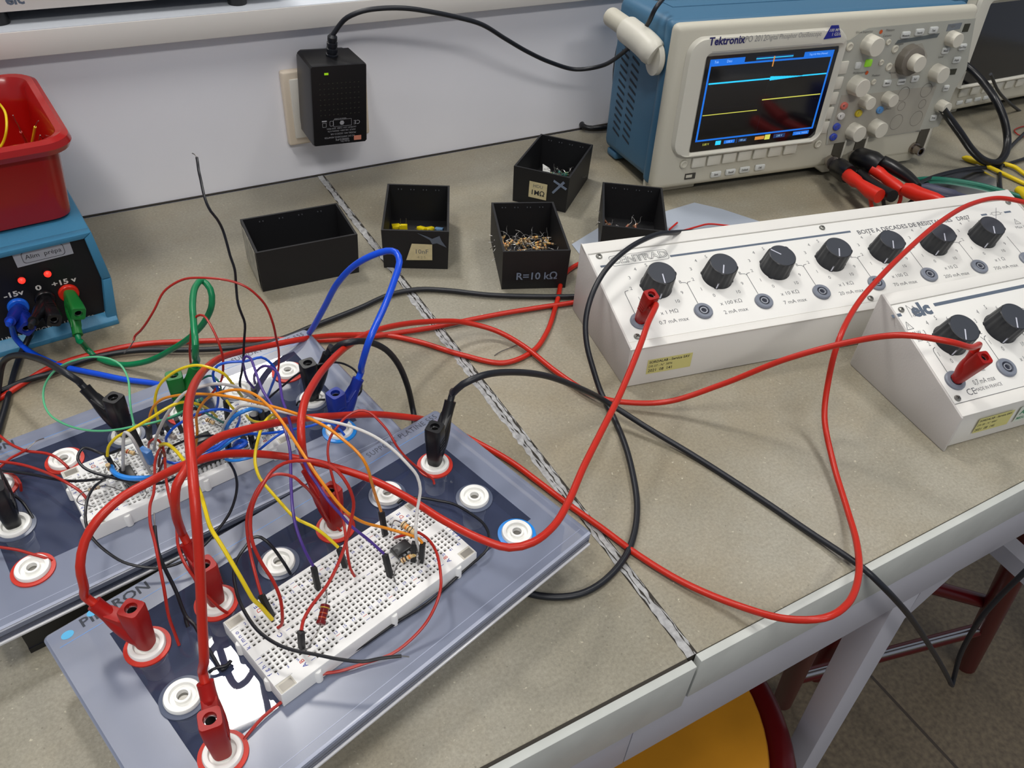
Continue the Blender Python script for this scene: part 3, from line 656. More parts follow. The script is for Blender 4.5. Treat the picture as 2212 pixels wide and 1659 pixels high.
# --- smaller box in front
t8, m8, P8, F8, D8 = decade('decade_resistance_box', 'smaller white decade resistance box with plain grey end plate, nearest the bench front', (257, -551), -8, (1, 31), (96, 65), 240, BOXW)
L8 = 240
q = MB(); q.prism([(1, .6), (1.8, 30.4), (2.4, 31.4), (95, 64.4), (96.5, 62), (96, .6)], 1.6, L8 - 1.6, mat('white_enamel', (0, 0, 0)), 'x', r=.6)
q.box(1, L8 - 1, -1.2, 8.4, -.8, .9, BOXW, .7, M=m8); q.box(1, L8 - 1, 92, D8 + .5, -1.5, 1.2, BOXW, .6, M=m8)
for a in ((2, 12), (84, 94)): q.box(6, 16, a[0], a[1], 0, 1, BLKR); q.box(L8 - 16, L8 - 6, a[0], a[1], 0, 1, BLKR)
q.build('case', t8)
for x in (-1, L8 - 1): q = MB(); q.prism([(-2, .3), (-1.6, 31.5), (95.5, 66.6), (97, 66), (98, 2), (96, .3)], x, x + 1.8, BOXG, 'x', r=.5); q.build('side_plate', t8)
q = MB(); q.box(2, L8 - 2, 8.8, 91.6, -.6, .3, mat('panel_white', (0, 0, 0)), .15, M=m8); q.build('front_panel', t8)
pf8 = m8 @ Matrix.Translation((0, 0, .33)); pf = pf8; lt = MB()
line([(2, 8.7), (L8 - 2, 8.7)], .35, INKG)
for i in range(4):
    ku = 31 + 48 * i
    for d in range(11):
        a = math.radians(-121 - 30 * d) if d < 10 else math.radians(-60); lab(str(d), ku + 18.8 * math.cos(a), 55.6 + 18.8 * math.sin(a), 5.2, sx=.72)
    lab('x ' + ['1 MΩ', '100 KΩ', '10 KΩ', '1 KΩ'][i], ku + 6, 28.5, 5.4, sx=.75); lab(['0,7', '2', '7', '20'][i] + ' mA max', ku + 5.5, 20, 5.6, sx=.72)
    su = 13 + 47.6 * i; line([(su - 1, 31), (su - 1, 49.5), (su, 51.6), (su + 2.2, 52.4)], .5, INKG)
    if i: line([(su - 1, 49), (su - 3, 52.5)], .5, INKG)
line([(2.4, 70), (8.2, 70), (5.3, 76.5), (2.4, 70)], .45, INKG); lab('!', 5.3, 72.4, 5, sx=.8); lab('300 W', 7.6, 66, 4.6, sx=.7); lab('300 V', 8.6, 60.5, 4.6, sx=.7)
u0, v0 = P8.px(1990, 672); lab('elc', u0, v0 + 1, 15, INKS, .055, 1.0)
lt.box(u0 + 13.5, L8 - 12, v0 + 1.2, v0 + 4, 0, .05, INKS, M=pf); u1, v1 = P8.px(1938, 682); lt.box(u1 - 5, u1 + 3.6, v1 - 1.3, v1 + 1.3, 0, .05, INKS, M=pf)
u2, v2 = P8.px(1971, 672); line([(u2 - 4, v2 - 5), (u2 - 3, v2 + 5.5), (u2 + .5, v2), (u2 + 2, v2 + 4), (u2 + 5, v2 - .5)], .4, INKG); line([(u2 - 2.5, v2 - 4.5), (u2 + 1, v2 - 1), (u2 + 5, v2 - 2.6), (u2 + 1, v2 - 2.4), (u2 - 1.5, v2 - 5)], .4, INKG)
u3, v3 = P8.px(2098, 847); lab('CE', u3, v3, 7, INKG, 0, 1); lab('MADE IN FRANCE', u3 + 16, v3 + .3, 3.6, INKG, 0, .85)
lt.build('lettering', t8)
for i in range(5): jack(t8, pf8 @ T(13 + 47.6 * i, 24.8), 7.4)
for i in range(4): knob(t8, pf8 @ T(31 + 48 * i, 55.2), 12.4, 16, math.radians(-121))
for u, v in ((7.6, 86.5), (6.4, 12.2), (L8 - 8, 86), (L8 - 8, 12)): screw(t8, pf8 @ T(u, v), 2.4)
lt = MB(); f8 = Matrix.Translation((0, .25, 0)) @ Matrix.Rotation(PI / 2, 4, 'X'); lt.box(22.5, 55, 8.8, 22.6, .02, .12, YL, M=f8)
fs_ = Matrix.Translation((0, .1, 0)) @ Matrix.Rotation(PI / 2, 4, 'X'); lab('SORDALAB - Service SAV', 23.4, 20.2, 2.75, INKK, .02, 1, 'LEFT', 0, fs_); lab('DR 08 - N° 4887', 23.4, 16, 2.6, INKK, 0, 1, 'LEFT', 0, fs_); lab('2021  08  145', 23.4, 11.6, 3.3, INKK, .01, 1, 'LEFT', 0, fs_)
lt.build('service_sticker', t8, label='yellow service sticker')
lt = MB(); lt.box(60.5, 84, 9, 23.4, .02, .1, mat('pale_green_sticker', (206, 214, 202), .5), M=f8); lab('A', 65, 18, 7, mat('green_ink', (50, 130, 90), .6), .03, 1, 'CENTER', 0, fs_); lab('MESURE', 62, 12, 3.4, mat('green_ink', (0, 0, 0)), .02, 1, 'LEFT', 0, fs_)
lt.build('green_sticker', t8, label='pale green round-cornered sticker')

# ------------------------------------------------------------------ oscilloscopes
CRM = mat('scope_cream', (196, 192, 176), .5, bump=.1, bscale=800); CRL = mat('scope_cream_light', (206, 203, 190), .42); PNL = mat('scope_panel', (160, 156, 144), .5); PNL2 = mat('scope_panel_light', (168, 168, 158), .5)
SBL = mat('scope_blue', (62, 106, 136), .5, bump=.15, bscale=800); SLOT = mat('slot_dark', (22, 34, 48), .7); KCR = mat('knob_cream', (204, 200, 186), .45); KGR = mat('knob_grey', (112, 106, 96), .5)
BTW = mat('button_white', (204, 206, 202), .4); SCR = mat('screen_black', (10, 11, 16), .12, coat=.5)
def sc_emit(n, c, e): return mat(n, c, .4, emit=e)
SBLU = sc_emit('screen_blue', (24, 112, 220), .55); SCYN = sc_emit('trace_cyan', (40, 190, 235), .8); SYEL = sc_emit('trace_yellow', (196, 196, 84), .7); SDIM = sc_emit('screen_dim_blue', (30, 60, 110), .35); SORG = sc_emit('trigger_orange', (210, 140, 60), .5); STXT = sc_emit('screen_text', (150, 200, 240), .6); SGRD = sc_emit('graticule', (52, 54, 70), .25)
def scope(label, o, deg, tilt, live):
    th = math.radians(deg); tl = math.radians(tilt)
    U = Vector((math.cos(th), math.sin(th), 0)); V = Vector((-math.sin(th) * math.sin(tl), math.cos(th) * math.sin(tl), math.cos(tl)))
    S = Plane(o, U, V); t = thing('oscilloscope', label, 'oscilloscope', S.M()); Wd, Hh = 358.0, 157.0
    q = MB(); q.box(4, Wd - 4, 3, Hh - 1, -118, -12, SBL, 9, 3); q.box(1.5, Wd - 2, 1, Hh, -26, -12, SBL, 6, 3)
    q.prism([(6, 4), (Wd - 8, 4), (Wd - 8, -3.6), (6, -3.6)], -110, -90, SBL, 'z', r=2)
    for r in range(15):
        for c, z0 in ((0, -62), (1, -84)):
            y0 = 24 + r * 7.2
            q.add([(3.75, y0, z0), (3.75, y0 + 2.4, z0), (3.75, y0 + 6.4, z0 - 15), (3.75, y0 + 4, z0 - 15)], [(0, 1, 2, 3)], SLOT, False)
    q.box(30, Wd - 30, Hh - 1.5, Hh - .2, -100, -60, SBL, .5); q.build('case', t)
    q = MB(); q.box(0, Wd, 0, Hh, -13, 0, CRM, 6.5, 4)
    q.prism([(8, 3), (200, 3), (214, -6), (Wd - 22, -6), (Wd - 10, 6), (Wd - 10, 20), (8, 20)], -12, -1, CRM, 'z', r=1.5)
    q.box(6, 60, -8.2, 2, -28, -14, CRM, 1.5); q.box(Wd - 70, Wd - 20, -8.2, 2, -28, -14, CRM, 1.5)
    q.build('front_bezel', t)
    tl_, tr_, br_, bl_ = (S.px(*p) for p in ((1536, 131), (1802.6, 104), (1751, 289), (1495, 323))) if live else (S.px(2150, 12), (S.px(2150, 12)[0] + 175, S.px(2150, 12)[1]), (0, S.px(2071, 179)[1]), S.px(2071, 179))
    x0, x1, y0, y1 = (tl_[0] + bl_[0]) / 2, ((tr_[0] + br_[0]) / 2 if live else tr_[0]), (bl_[1] + br_[1]) / 2, (tl_[1] + tr_[1]) / 2
    # raised hood around the screen
    q = MB()
    A = rring(1, 1, .2, 0)
    rg_ = [(27, 21, 16, .2), (25, 19, 15, 4.5), (21, 15.5, 12, 5.2), (8, 7, 6, 4.4), (5.5, 4.5, 3.5, 1.2), (4.5, 3.5, 3, .3)]
    vs = []; fs = []
    for dx, dy, rr_, z in rg_:
        lx, rx_, by_, ty_ = (dx, min(dx, 9), min(dy, 5.5), dy) if dx > 10 else (dx, dx, dy, dy)
        X0, X1, Y0, Y1 = x0 - lx, x1 + rx_, y0 - by_, y1 + ty_
        vs += [(p[0] + (X0 + X1) / 2, p[1] + (Y0 + Y1) / 2, z) for p in rring((X1 - X0) / 2, (Y1 - Y0) / 2, rr_, z)]
    n = len(A)
    for j in range(len(rg_) - 1):
        for i in range(n): fs.append((j * n + i, j * n + (i + 1) % n, (j + 1) * n + (i + 1) % n, (j + 1) * n + i))
    q.add(vs, fs, CRL); q.build('screen_hood', t)
    q = MB(); q.box(x0 - 4, x1 + 5, y0 - 3, y1 + 3, .1, .8, SCR); scr = q.build('screen', t)
    if live:
        q = MB(); w_ = x1 - x0; h_ = y1 - y0
        def R(a, b, c, d, m, z=.9): q.add([(x0 + w_ * a, y0 + h_ * b, z), (x0 + w_ * c, y0 + h_ * b, z), (x0 + w_ * c, y0 + h_ * d, z), (x0 + w_ * a, y0 + h_ * d, z)], [(0, 1, 2, 3)], m, False)
        R(0, .94, .27, 1, SBLU); R(.75, .94, 1, 1, SBLU); R(0, .925, 1, .945, SBLU); R(0, .08, .014, .94, SBLU); R(.985, .08, 1, .95, SBLU); R(0, .08, 1, .1, SBLU)
        R(.36, .965, .66, .975, SCYN, .95); R(.36, .95, .66, .99, SDIM); R(.5, .87, .51, .985, SORG, 1)
        def trace(pts, m, th_=.006):
            for (a, b), (c, d) in zip(pts, pts[1:]): R(min(a, c) - .001, min(b, d) - th_, max(a, c) + .001, max(b, d) + th_, m, .97)
        trace([(.02, .74), (.51, .735)], SCYN); z_ = [(.51 + .012 * k, .735 + (.022 if k % 2 else -.016) * max(0, 1 - k / 22)) for k in range(24)]
        trace(z_, SCYN, .004); trace([(.78, .735), (.985, .738)], SCYN)
        trace([(.02, .385), (.46, .385)], SYEL, .0045); trace([(.485, .5), (.98, .498)], SYEL, .0045)
        for k in range(46):
            R(.02 + k * .021, .45, .022 + k * .021, .456, SGRD); 
            if k < 44: R(.499, .11 + k * .018, .501, .116 + k * .018, SGRD)
        R(.17, .015, .215, .065, SCYN); R(.24, .02, .33, .06, SBLU); R(.34, .01, .35, .07, SDIM); R(.36, .02, .43, .06, SDIM); R(.5, .02, .58, .06, SORG); R(.585, .01, .63, .07, SYEL); R(.66, .015, .76, .065, SDIM); R(.83, .02, .97, .065, SBLU)
        def st(s_, a, b, sz, m=STXT): q.text(s_, sz, m, T(x0 + w_ * a, y0 + h_ * b), 0, h=1.05, sx=.9)
        st('Tek', .05, .968, 3.4); st('Déci', .15, .968, 3.4); st('Trig d & Wait (Manuel)', .87, .968, 2.6); st('5.00 V', .09, .038, 3.2, SYEL); st('5.00 V', .285, .04, 3, STXT); st('100 µs', .395, .04, 3); st('2.00 V', .71, .04, 3); st('< 10 Hz  19:25:30', .9, .04, 2.4)
        q.build('display_image', t)
    if not live:
        q = MB()
        for k in range(7): q = MB(); q.box(x0 - 2 + k * 22, x0 + 13 + k * 22, y0 - 18, y0 - 8, 0, 2.6, CRL, .9); q.build('soft_key', t)
        for k in range(4): q = MB(); q.box(x0 + k * 17, x0 + 11 + k * 17, y0 - 28, y0 - 23, 0, 2.4, BTW, 1.2); q.build('pill_button', t)
        q = MB(); q.box(x0 - 30, x0 - 20, y0 - 26, y0 - 21.5, .1, .9, mat('usb_slot', (60, 58, 52), .6)); q.build('usb_port', t); return t, S
    f = lambda x, y, h=0: S.px(x, y, h)
    # control panel areas
    q = MB(); pts = [f(*p) for p in ((1812, 91), (1836, 85), (1860, 67), (1876, 60), (2000, 48), (2106, 39), (2086, 150), (2060, 195), (2026, 272), (1985, 283), (1783, 312))]
    q.prism(pts, .3, 1.0, PNL2, 'z'); q.build('control_panel', t)
    q = MB(); pts = [f(*p) for p in ((1816, 205), (1870, 202), (2022, 184), (1984, 281), (1786, 311))]; q.prism(pts, 1.0, 1.3, PNL, 'z')
    pts = [f(*p) for p in ((1938, 86), (2028, 71), (2022, 80), (1932, 94))]; q.prism(pts, 1.0, 1.35, mat('dark_strip', (92, 98, 98), .5), 'z')
    pts = [f(*p) for p in ((2047, 52), (2077, 48), (2071, 62), (2042, 67))]; q.prism(pts, 1.0, 1.35, mat('dark_strip2', (112, 118, 124), .5), 'z')
    pts = [f(*p) for p in ((1920, 147), (1962, 100), (1990, 92), (2002, 120), (1985, 160), (1925, 170))]; q.prism(pts, 1.0, 1.2, PNL, 'z')
    q.build('panel_zones', t)
    def sk(x, y, r, L, m=KCR, m2=None):
        u, v = f(x, y, 1.2); q = MB(); seg = 40; vs = []; fs = []
        for j, (k, z) in enumerate(((1.02, 1), (1, 2), (.97, L * .6), (.94, L - .6), (.88, L))):
            for i in range(seg):
                a = 2 * PI * i / seg; g = 1 - (.05 if (i % 8 == 0 and j < 4) else 0); vs.append((u + r * k * g * math.cos(a), v + r * k * g * math.sin(a), z))
        for j in range(4):
            for i in range(seg): fs.append((j * seg + i, j * seg + (i + 1) % seg, (j + 1) * seg + (i + 1) % seg, (j + 1) * seg + i))
        fs.append(tuple(4 * seg + i for i in range(seg))); q.add(vs, fs, m); return q.build('knob', t)
    for a in ((1876, 95, 9.6, 14), (1846, 183, 9.6, 14), (1866, 217, 7, 12), (1915, 211, 7, 12), (1841, 282, 9, 13), (1888, 274, 9, 13), (2053, 82, 7.5, 12), (2020, 156, 9, 13), (2030, 228, 6.8, 12)): sk(*a)
    sk(1960, 128, 15, 10, KGR); u, v = f(1960, 128, 1.2); q = MB(); q.lathe([(8.3, 10), (8.2, 17), (7.6, 19), (0, 19)], KCR, 28, T(u, v), cap=False); q.build('knob', t, label='pale inner knob on the wide grey knob')
    def key(x, y, w_, h_, z, m, r=.9, nm='button', slant=0.0):
        u, v = f(x, y, 1); q = MB(); q.box(u - w_ / 2, u + w_ / 2, v - h_ / 2, v + h_ / 2, .1, z, m, r, 2); return q.build(nm, t)
    for k in range(7): key(1508 + 32.9 * k, 350 - 4.75 * k, 15.2, 10.2, 3.0, CRL, nm='soft_key')
    for p in ((1820, 146), (1808.6, 179), (1798, 212), (1788, 244), (1778.5, 275)): key(*p, 11, 12.6, 2.6, CRL, nm='soft_key')
    for p in ((1545.5, 376), (1577, 371), (1607.6, 366), (1640.5, 361)): key(*p, 12, 6.4, 3, BTW, 1.4, 'pill_button')
    for p in ((1852, 141, 7), (1955, 75, 11), (1985, 69, 11), (2015, 64.5, 11), (1915, 179, 10), (1946, 176, 10), (1975, 170, 10), (2041, 109, 9), (2078, 101, 10), (2065, 129, 10), (2042, 190, 8), (2015, 254, 8.5)): key(p[0], p[1], p[2], 6.8, 3.2, BTW, 1.6, 'pill_button')
    key(1875, 136, 8.4, 7.4, 3, mat('lit_green_button', (120, 176, 40), .4, emit=.35), 1.4, 'lit_button')
    for x, y, c in ((1822, 228, (208, 112, 98)), (1815, 250, (214, 212, 206)), (1806, 273, (62, 80, 180)), (1798.6, 295, (56, 74, 174)), (1853, 244, (206, 186, 44)), (1899, 237, (84, 140, 196))):
        u, v = f(x, y, 1); q = MB(); q.lathe([(3.9, 1), (3.7, 3.2), (3, 3.8), (0, 3.8)], mat('round_%d_%d' % (x, y), c, .4), 20, T(u, v) @ Matrix.Scale(1.15, 4, (1, 0, 0)), cap=False); q.build('round_button', t)
    for x, y, r in ((1918.7, 91, 3), (1903, 135, 3), (1886.4, 177, 3), (1933, 106, 4), (1919.6, 144.5, 4), (1835, 101, 4.2), (1766.6, 311, 4.2), (1477, 355, 4.2)):
        u, v = f(x, y, 1); q = MB(); q.lathe([(r, .3), (r, 1.8), (r * .7, 2.4), (r * .5, 1.9), (0, 1.9)], CRM, 18, T(u, v), cap=False); q.build('small_button', t)
    q = MB()
    for x, y, r in ((1952, 203, 7.6), (2000.7, 195, 7.6), (1947, 229.5, 5), (1992, 224.6, 5), (1936, 263.7, 8.4), (1979, 256, 8.4)):
        u, v = f(x, y, 1.3); n_ = 30
        vs = [(u + rr_ * math.cos(2 * PI * i / n_), v + rr_ * math.sin(2 * PI * i / n_), 1.36) for rr_ in (r, r - .5) for i in range(n_)]; q.add(vs, [(i, (i + 1) % n_, n_ + (i + 1) % n_, n_ + i) for i in range(n_)], mat('blank_outline', (112, 108, 98), .6), False)
    for x, y in ((1902.6, 68.7), (1872, 157)): u, v = f(x, y, 1); q.lathe([(0, 1.4), (2, 1.4)], mat('orange_mark', (196, 84, 30), .5), 12, T(u, v), cap=False)
    u, v = f(2087, 60, 1); q.box(u - 4, u + 4, v - 4, v + 4, 1, 1.3, mat('logic_port', (52, 52, 40), .6)); u, v = f(1491, 381, 1); q.box(u - 6, u + 6, v - 3, v + 3, .1, .9, mat('usb_slot', (60, 58, 52), .6)); q.box(u - 5, u + 2, v - 1.2, v + 1.8, .9, 1, CRM)
    u, v = f(2057, 155, 1); q.box(u - 5, u + 5, v - 3, v + 3, 1, 1.4, mat('logic_port', (0, 0, 0)))
    TI = mat('scope_print', (96, 96, 92), .6)
    def tx(s_, x, y, sz, m=TI, b=0, sx=1.0): a, b_ = f(x, y, 3); q.text(s_, sz, m, T(a, b_), b, h=1.4, sx=sx)
    for s_, x, y in (('Wave Inspector', 1870, 70), ('Measure', 1926, 66), ('Cursors', 1919, 78), ('Navigate', 1945, 96), ('Trigger', 2060, 57), ('Multipurpose', 1860, 158), ('Position', 1895, 164), ('Menu', 1922, 236), ('Utility', 1986, 284), ('Vertical', 1930, 158), ('Level', 2035, 124)): tx(s_, x, y, 3.2)
    q.build('panel_print', t)
    q = MB()
    def bx(s_, x, y, sz, z=3.35): a, b_ = f(x, y, z); q.text(s_, sz, TI, T(a, b_), .02, h=z, sx=.85)
    for s_, x, y in (('Measure', 1957, 77), ('Search', 1987, 71), ('Test', 2017, 66), ('Menu', 1917, 180), ('Intensity', 1948, 177), ('Ref', 1977, 171), ('Menu', 2043, 110), ('Run/Stop', 2080, 102), ('Single', 2067, 130), ('Auto', 2044, 191), ('Print', 2017, 255), ('Save', 1547, 377), ('Recall', 1579, 372), ('Default', 1609, 367), ('Util', 1642, 362)): bx(s_, x, y, 3.1)
    bx('M', 1823, 229, 3.4, 3.95); bx('R', 1816, 251, 3.4, 3.95); bx('B1', 1807, 274, 3.2, 3.95); bx('B2', 1799.5, 296, 3.2, 3.95); bx('1', 1854, 245, 4, 3.95); bx('2', 1900, 238, 4, 3.95)
    q.build('button_legends', t)
    q = MB(); TN = mat('navy_print', (30, 28, 96), .5); TG = mat('pale_grey_print', (140, 140, 140), .5)
    a, b_ = f(1571, 88, 5.3); q.text('Tektronix', 9.6, TN, T(a, b_), .03, h=5.35, sx=.98); a, b_ = f(1628, 84, 5.3); q.text('DPO 2012', 8.0, TG, T(a, b_), .0, h=5.35, sx=.8); a, b_ = f(1716, 77, 5.3); q.text('Digital Phosphor Oscilloscope', 6.6, mat('paler_grey_print', (150, 150, 148), .5), T(a, b_), 0, h=5.35, sx=.78)
    for y in (y1 + 19.5, y1 + 8): q.box(x0 - 3, x1 - 22, y, y + .3, 5.2, 5.3, TG)
    pts = [f(*p, 5.3) for p in ((1796, 55), (1812, 54), (1817, 80), (1779, 85))]; q.prism(pts[::-1], 5.2, 5.35, mat('badge_blue', (26, 34, 136), .4), 'z'); a, b_ = f(1805, 65, 5.3); q.text('100 MHz', 4, INKW, T(a, b_), .01, h=5.4); a, b_ = f(1806, 74, 5.3); q.text('1 GS/s', 4, INKW, T(a, b_), .01, h=5.4)
    q.build('brand_strip', t)
    # BNC recesses and sockets
    for xs, ys, xb, yb in ((1810, 322, 1793, 347), (1857, 314, 1846, 338), (1993, 296, 1974, 320)):
        u, v = f(xs, ys, 1); u2, v2 = f(xb, yb, 1); q = MB(); q.box(u - 6.5, u + 6.5, v2 - 6, v + 9, -.2, 1.15, mat('recess', (70, 66, 56), .7)); q.box(u + 6.5, u + 8, v2 - 8, v + 9, 0, 2.4, CRL, .5); q.build('connector_recess', t)
        q = MB(); q.lathe([(6.6, .4), (6.6, 3), (4.9, 3), (4.9, 12), (3.4, 12), (3.2, 4)], CHROME, 26, T(u2, v2), cap=False); q.lathe([(0, 6), (1, 6)], GLD, 10, T(u2, v2), cap=False); q.build('coaxial_socket', t)
    # handle hub
    q = MB(); q.tube(spline([(-7, 127, -19), (-8, 128, -21), (-8, 130, -28), (-10, 134, -44), (-11, 136, -62), (-11, 136.5, -66)], 3), 11, CRL, 28, radii=[12.5 * min(1, .82 + .06 * i) * (1 if i < 12 else 1) for i in range(len(spline([(-7, 127, -19), (-8, 128, -21), (-8, 130, -28), (-10, 134, -44), (-11, 136, -62), (-11, 136.5, -66)], 3)))]); q.lathe([(0, -4), (11, -4), (13, -2), (13, 3), (0, 5)], CRL, 28, Matrix.Translation((-3, 122, -24)) @ Matrix.Scale(1.15, 4, (0, 1, 0)) @ Matrix.Rotation(-PI / 2, 4, 'Y'), cap=False)
    q.tube([(-12, 138, -64), (-12, 140, -100)], 9, CRM, 18); q.build('carry_handle', t)
    return t, S
o1 = Vector((282.08, -176.13, 10)); sc1, S1 = scope('cream and blue oscilloscope with a lit blue framed screen', o1, -7.61, 2.84, True)
oa, ob = pz(2022, 248, 12), pz(2212, 211, 12); sc2, S2 = scope('cream oscilloscope with a dark screen, cut off at the right edge', oa, math.degrees(math.atan2(ob.y - oa.y, ob.x - oa.x)), 4, False)

# thick power cords
def cord(name, label, cat, pts, r, m, step=4, seg=12, parent=None, **kw):
    q = MB(); p = spline(pts, step); q.tube(p, r, m, seg)
    if parent is not None:
        q.v = [tuple((parent.matrix_world.inverted() @ (Vector(v) * .001)) * 1000) for v in q.v]; return q.build(name, parent, label=label)
    return q.build(name, origin=p[0], label=label, cat=cat, **kw)
cord('power_cord', 'thick black power cord looping up behind the left side of the lit oscilloscope', 'cord', [S1.at(60, 140, -122), py(1500, 22, -95), py(1478, 8, -92), py(1440, 3, -88), py(1400, 12, -80), py(1368, 40, -70), py(1345, 85, -60), py(1333, 140, -48), py(1331, 200, -40), pz(1336, 243, 14), pz(1350, 268, 5), pz(1375, 272, 5), pz(1430, 262, 5)], 4.0, BLK, parent=sc1)
cord('power_cord', 'black cord looped on the bench left of the lit oscilloscope base', 'cord', [pz(1400, 222, 5), pz(1372, 226, 5), pz(1335, 230, 5), pz(1295, 246, 5), pz(1262, 260, 5), pz(1256, 268, 5), pz(1266, 276, 5), pz(1300, 277, 5), pz(1350, 270, 5), pz(1410, 264, 5)], 3.2, BLK, parent=sc1)
cord('power_cord', 'thick black power cord drooping right of the lit oscilloscope', 'cord', [py(2076, 135, -150), py(2094, 148, -160), py(2124, 178, -185), py(2150, 215, -215), py(2168, 255, -235), py(2176, 300, -250), pz(2170, 335, 12), pz(2152, 352, 7), pz(2126, 347, 10), pz(2100, 325, 22), pz(2074, 288, 40), pz(2050, 255, 55), pz(2036, 235, 66)], 4.3, BLK, parent=sc1)
cord('thin_lead', 'thin black lead crossing the bench from under the drooping power cord to the red plugs', 'lead', [pz(2235, 335, 3), pz(2190, 350, 3), pz(2150, 360, 3), pz(2100, 363, 3), pz(2050, 372, 3), pz(2010, 384, 4), pz(1985, 396, 6), pz(1976, 402, 12)], 1.9, BLKR)
cord('thin_lead', 'thin black lead running up right behind the drooping power cord', 'lead', [pz(2162, 412, 3), pz(2160, 390, 3), pz(2162, 360, 3), pz(2180, 322, 3), pz(2200, 300, 3), pz(2235, 268, 3)], 2.0, BLKR)
cord('thin_lead', 'thin black lead hanging in front of the dark oscilloscope screen', 'lead', [py(2140, 160, -190), py(2156, 196, -180), py(2180, 222, -170), py(2225, 256, -160)], 1.8, BLKR)
cord('test_lead', 'green test lead on the bench behind the long resistance box', 'lead', [pz(1968, 390, 5), pz(1990, 386, 4), pz(2030, 386, 3), pz(2080, 392, 3), pz(2130, 402, 3), pz(2170, 414, 3), pz(2230, 432, 3)], 2.2, mat('dark_green_cable', (16, 104, 84), .4))
YC = mat('yellow_cable', (218, 190, 12), .4)
def taper(name, label, pts, radii, m, cat='lead'):
    q = MB(); q.tube(pts, 1, m, 12, radii=radii); return q.build(name, origin=pts[0], label=label, cat=cat)
ylw = thing('test_lead', 'yellow test lead with pointed end reaching left under the drooping power cord', 'lead', Matrix.Translation(pz(2080, 341, 4)))
def yb(nm, pts, rad): 
    o = pz(2080, 341, 4); q = MB(); q.tube([p - o for p in pts], 1, YC, 12, radii=rad); return q.build(nm, ylw)
yb('probe_tip', [pz(2078, 340, 4), pz(2085, 341, 4), pz(2098, 345, 4), pz(2112, 350, 4)], [1, 3, 3.8, 2.6]); yb('cable', spline([pz(2110, 349, 4), pz(2150, 367, 4), pz(2190, 386, 3), pz(2240, 409, 3)], 4), [2.2] * len(spline([pz(2110, 349, 4), pz(2150, 367, 4), pz(2190, 386, 3), pz(2240, 409, 3)], 4)))
cord('test_lead', 'yellow test lead at the right edge, emerging behind the drooping power cord', 'lead', [pz(2166, 353, 4), pz(2190, 360, 4), pz(2212, 375, 4), pz(2240, 390, 4)], 2.3, YC)
cord('test_lead', 'short yellow arc of lead peeking over the back of the long resistance box', 'lead', [pz(2120, 440, 4), pz(2135, 424, 4), pz(2152, 420, 5), pz(2172, 422, 5), pz(2190, 432, 4)], 2.3, YC)
taper('banana_plug', 'yellow banana plug lying at the right edge behind the long resistance box', [pz(2196, 408, 6), pz(2204, 412, 6), pz(2222, 425, 6), pz(2240, 436, 6)], [3.5, 5, 5.2, 4], YC, 'plug')
taper('clamp_plug', 'slate blue plug lying on the clear bag behind the long resistance box', [pz(1985, 402, 5), pz(2000, 405, 5), pz(2030, 414, 5), pz(2060, 420, 5), pz(2068, 421, 5), pz(2110, 430, 5)], [2, 5, 5.4, 5, 3, 1.8], mat('slate_plug', (66, 68, 88), .45), 'plug')
cord('thin_lead', 'thin red wire end at the right edge below the dark oscilloscope', 'lead', [pz(2235, 268, 2), pz(2200, 276, 2), pz(2191, 282, 2), pz(2198, 290, 2), pz(2215, 296, 2), pz(2240, 290, 2)], .8, mat('thin_red', (150, 34, 24), .4))
q = MB(); q.box(0, 120, -40, 0, .2, 40, mat('dark_blue_box', (24, 40, 130), .5), 2); oo = pz(2214, 500, 0)
q.v = [tuple(Matrix.Translation(oo) @ Matrix.Rotation(-.18, 4, 'Z') @ Vector(v)) for v in q.v]; q.build('equipment_box', origin=oo, label='dark blue box at the right edge beside the long resistance box', cat='box')
# clear bag and blue-grey paper under things
def sheet(name, label, cat, px, m, z=.35, th_=.25, seed=2):
    p = [pz(x, y, z) for x, y in px]; q = MB(); n = len(p); q.add([(a.x, a.y, z + th_) for a in p] + [(a.x, a.y, z) for a in p], [tuple(range(n)), tuple(range(2 * n - 1, n - 1, -1))] + [(i, (i + 1) % n, n + (i + 1) % n, n + i) for i in range(n)], m, False); return q.build(name, origin=p[0], label=label, cat=cat)
sheet('paper_sheet', 'pale blue grey sheet lying under the plain black box and the long resistance box', 'paper', [(1235, 528), (1300, 488), (1420, 462), (1500, 438), (1560, 452), (1660, 485), (1640, 520), (1400, 545), (1262, 562)], mat('blue_grey_paper', (160, 168, 180), .6))
clear_mat('clear_bag', (.93, .96, .96), .72, .15, (170, 186, 182))
sheet('plastic_bag', 'crumpled clear plastic bag lying flat behind the long resistance box', 'bag', [(1975, 395), (2030, 378), (2110, 362), (2150, 385), (2165, 425), (2100, 440), (2010, 440)], MT['clear_bag'], .6, .8)
RW = mat('thin_red_wire', (188, 30, 20), .4)
cord('hookup_wire', 'red hook-up wire lying along the back of the long resistance box', 'wire', [pz(1452, 503, 4), pz(1480, 497, 4), pz(1505, 490, 4), pz(1530, 484, 4), pz(1560, 486, 3), pz(1592, 490, 3)], .9, RW, 3, 8)
cord('hookup_wire', 'short red wire tip right of the plain black box', 'wire', [pz(1446, 496, 3), pz(1455, 488, 3), pz(1463, 481, 3)], .9, RW, 3, 8)

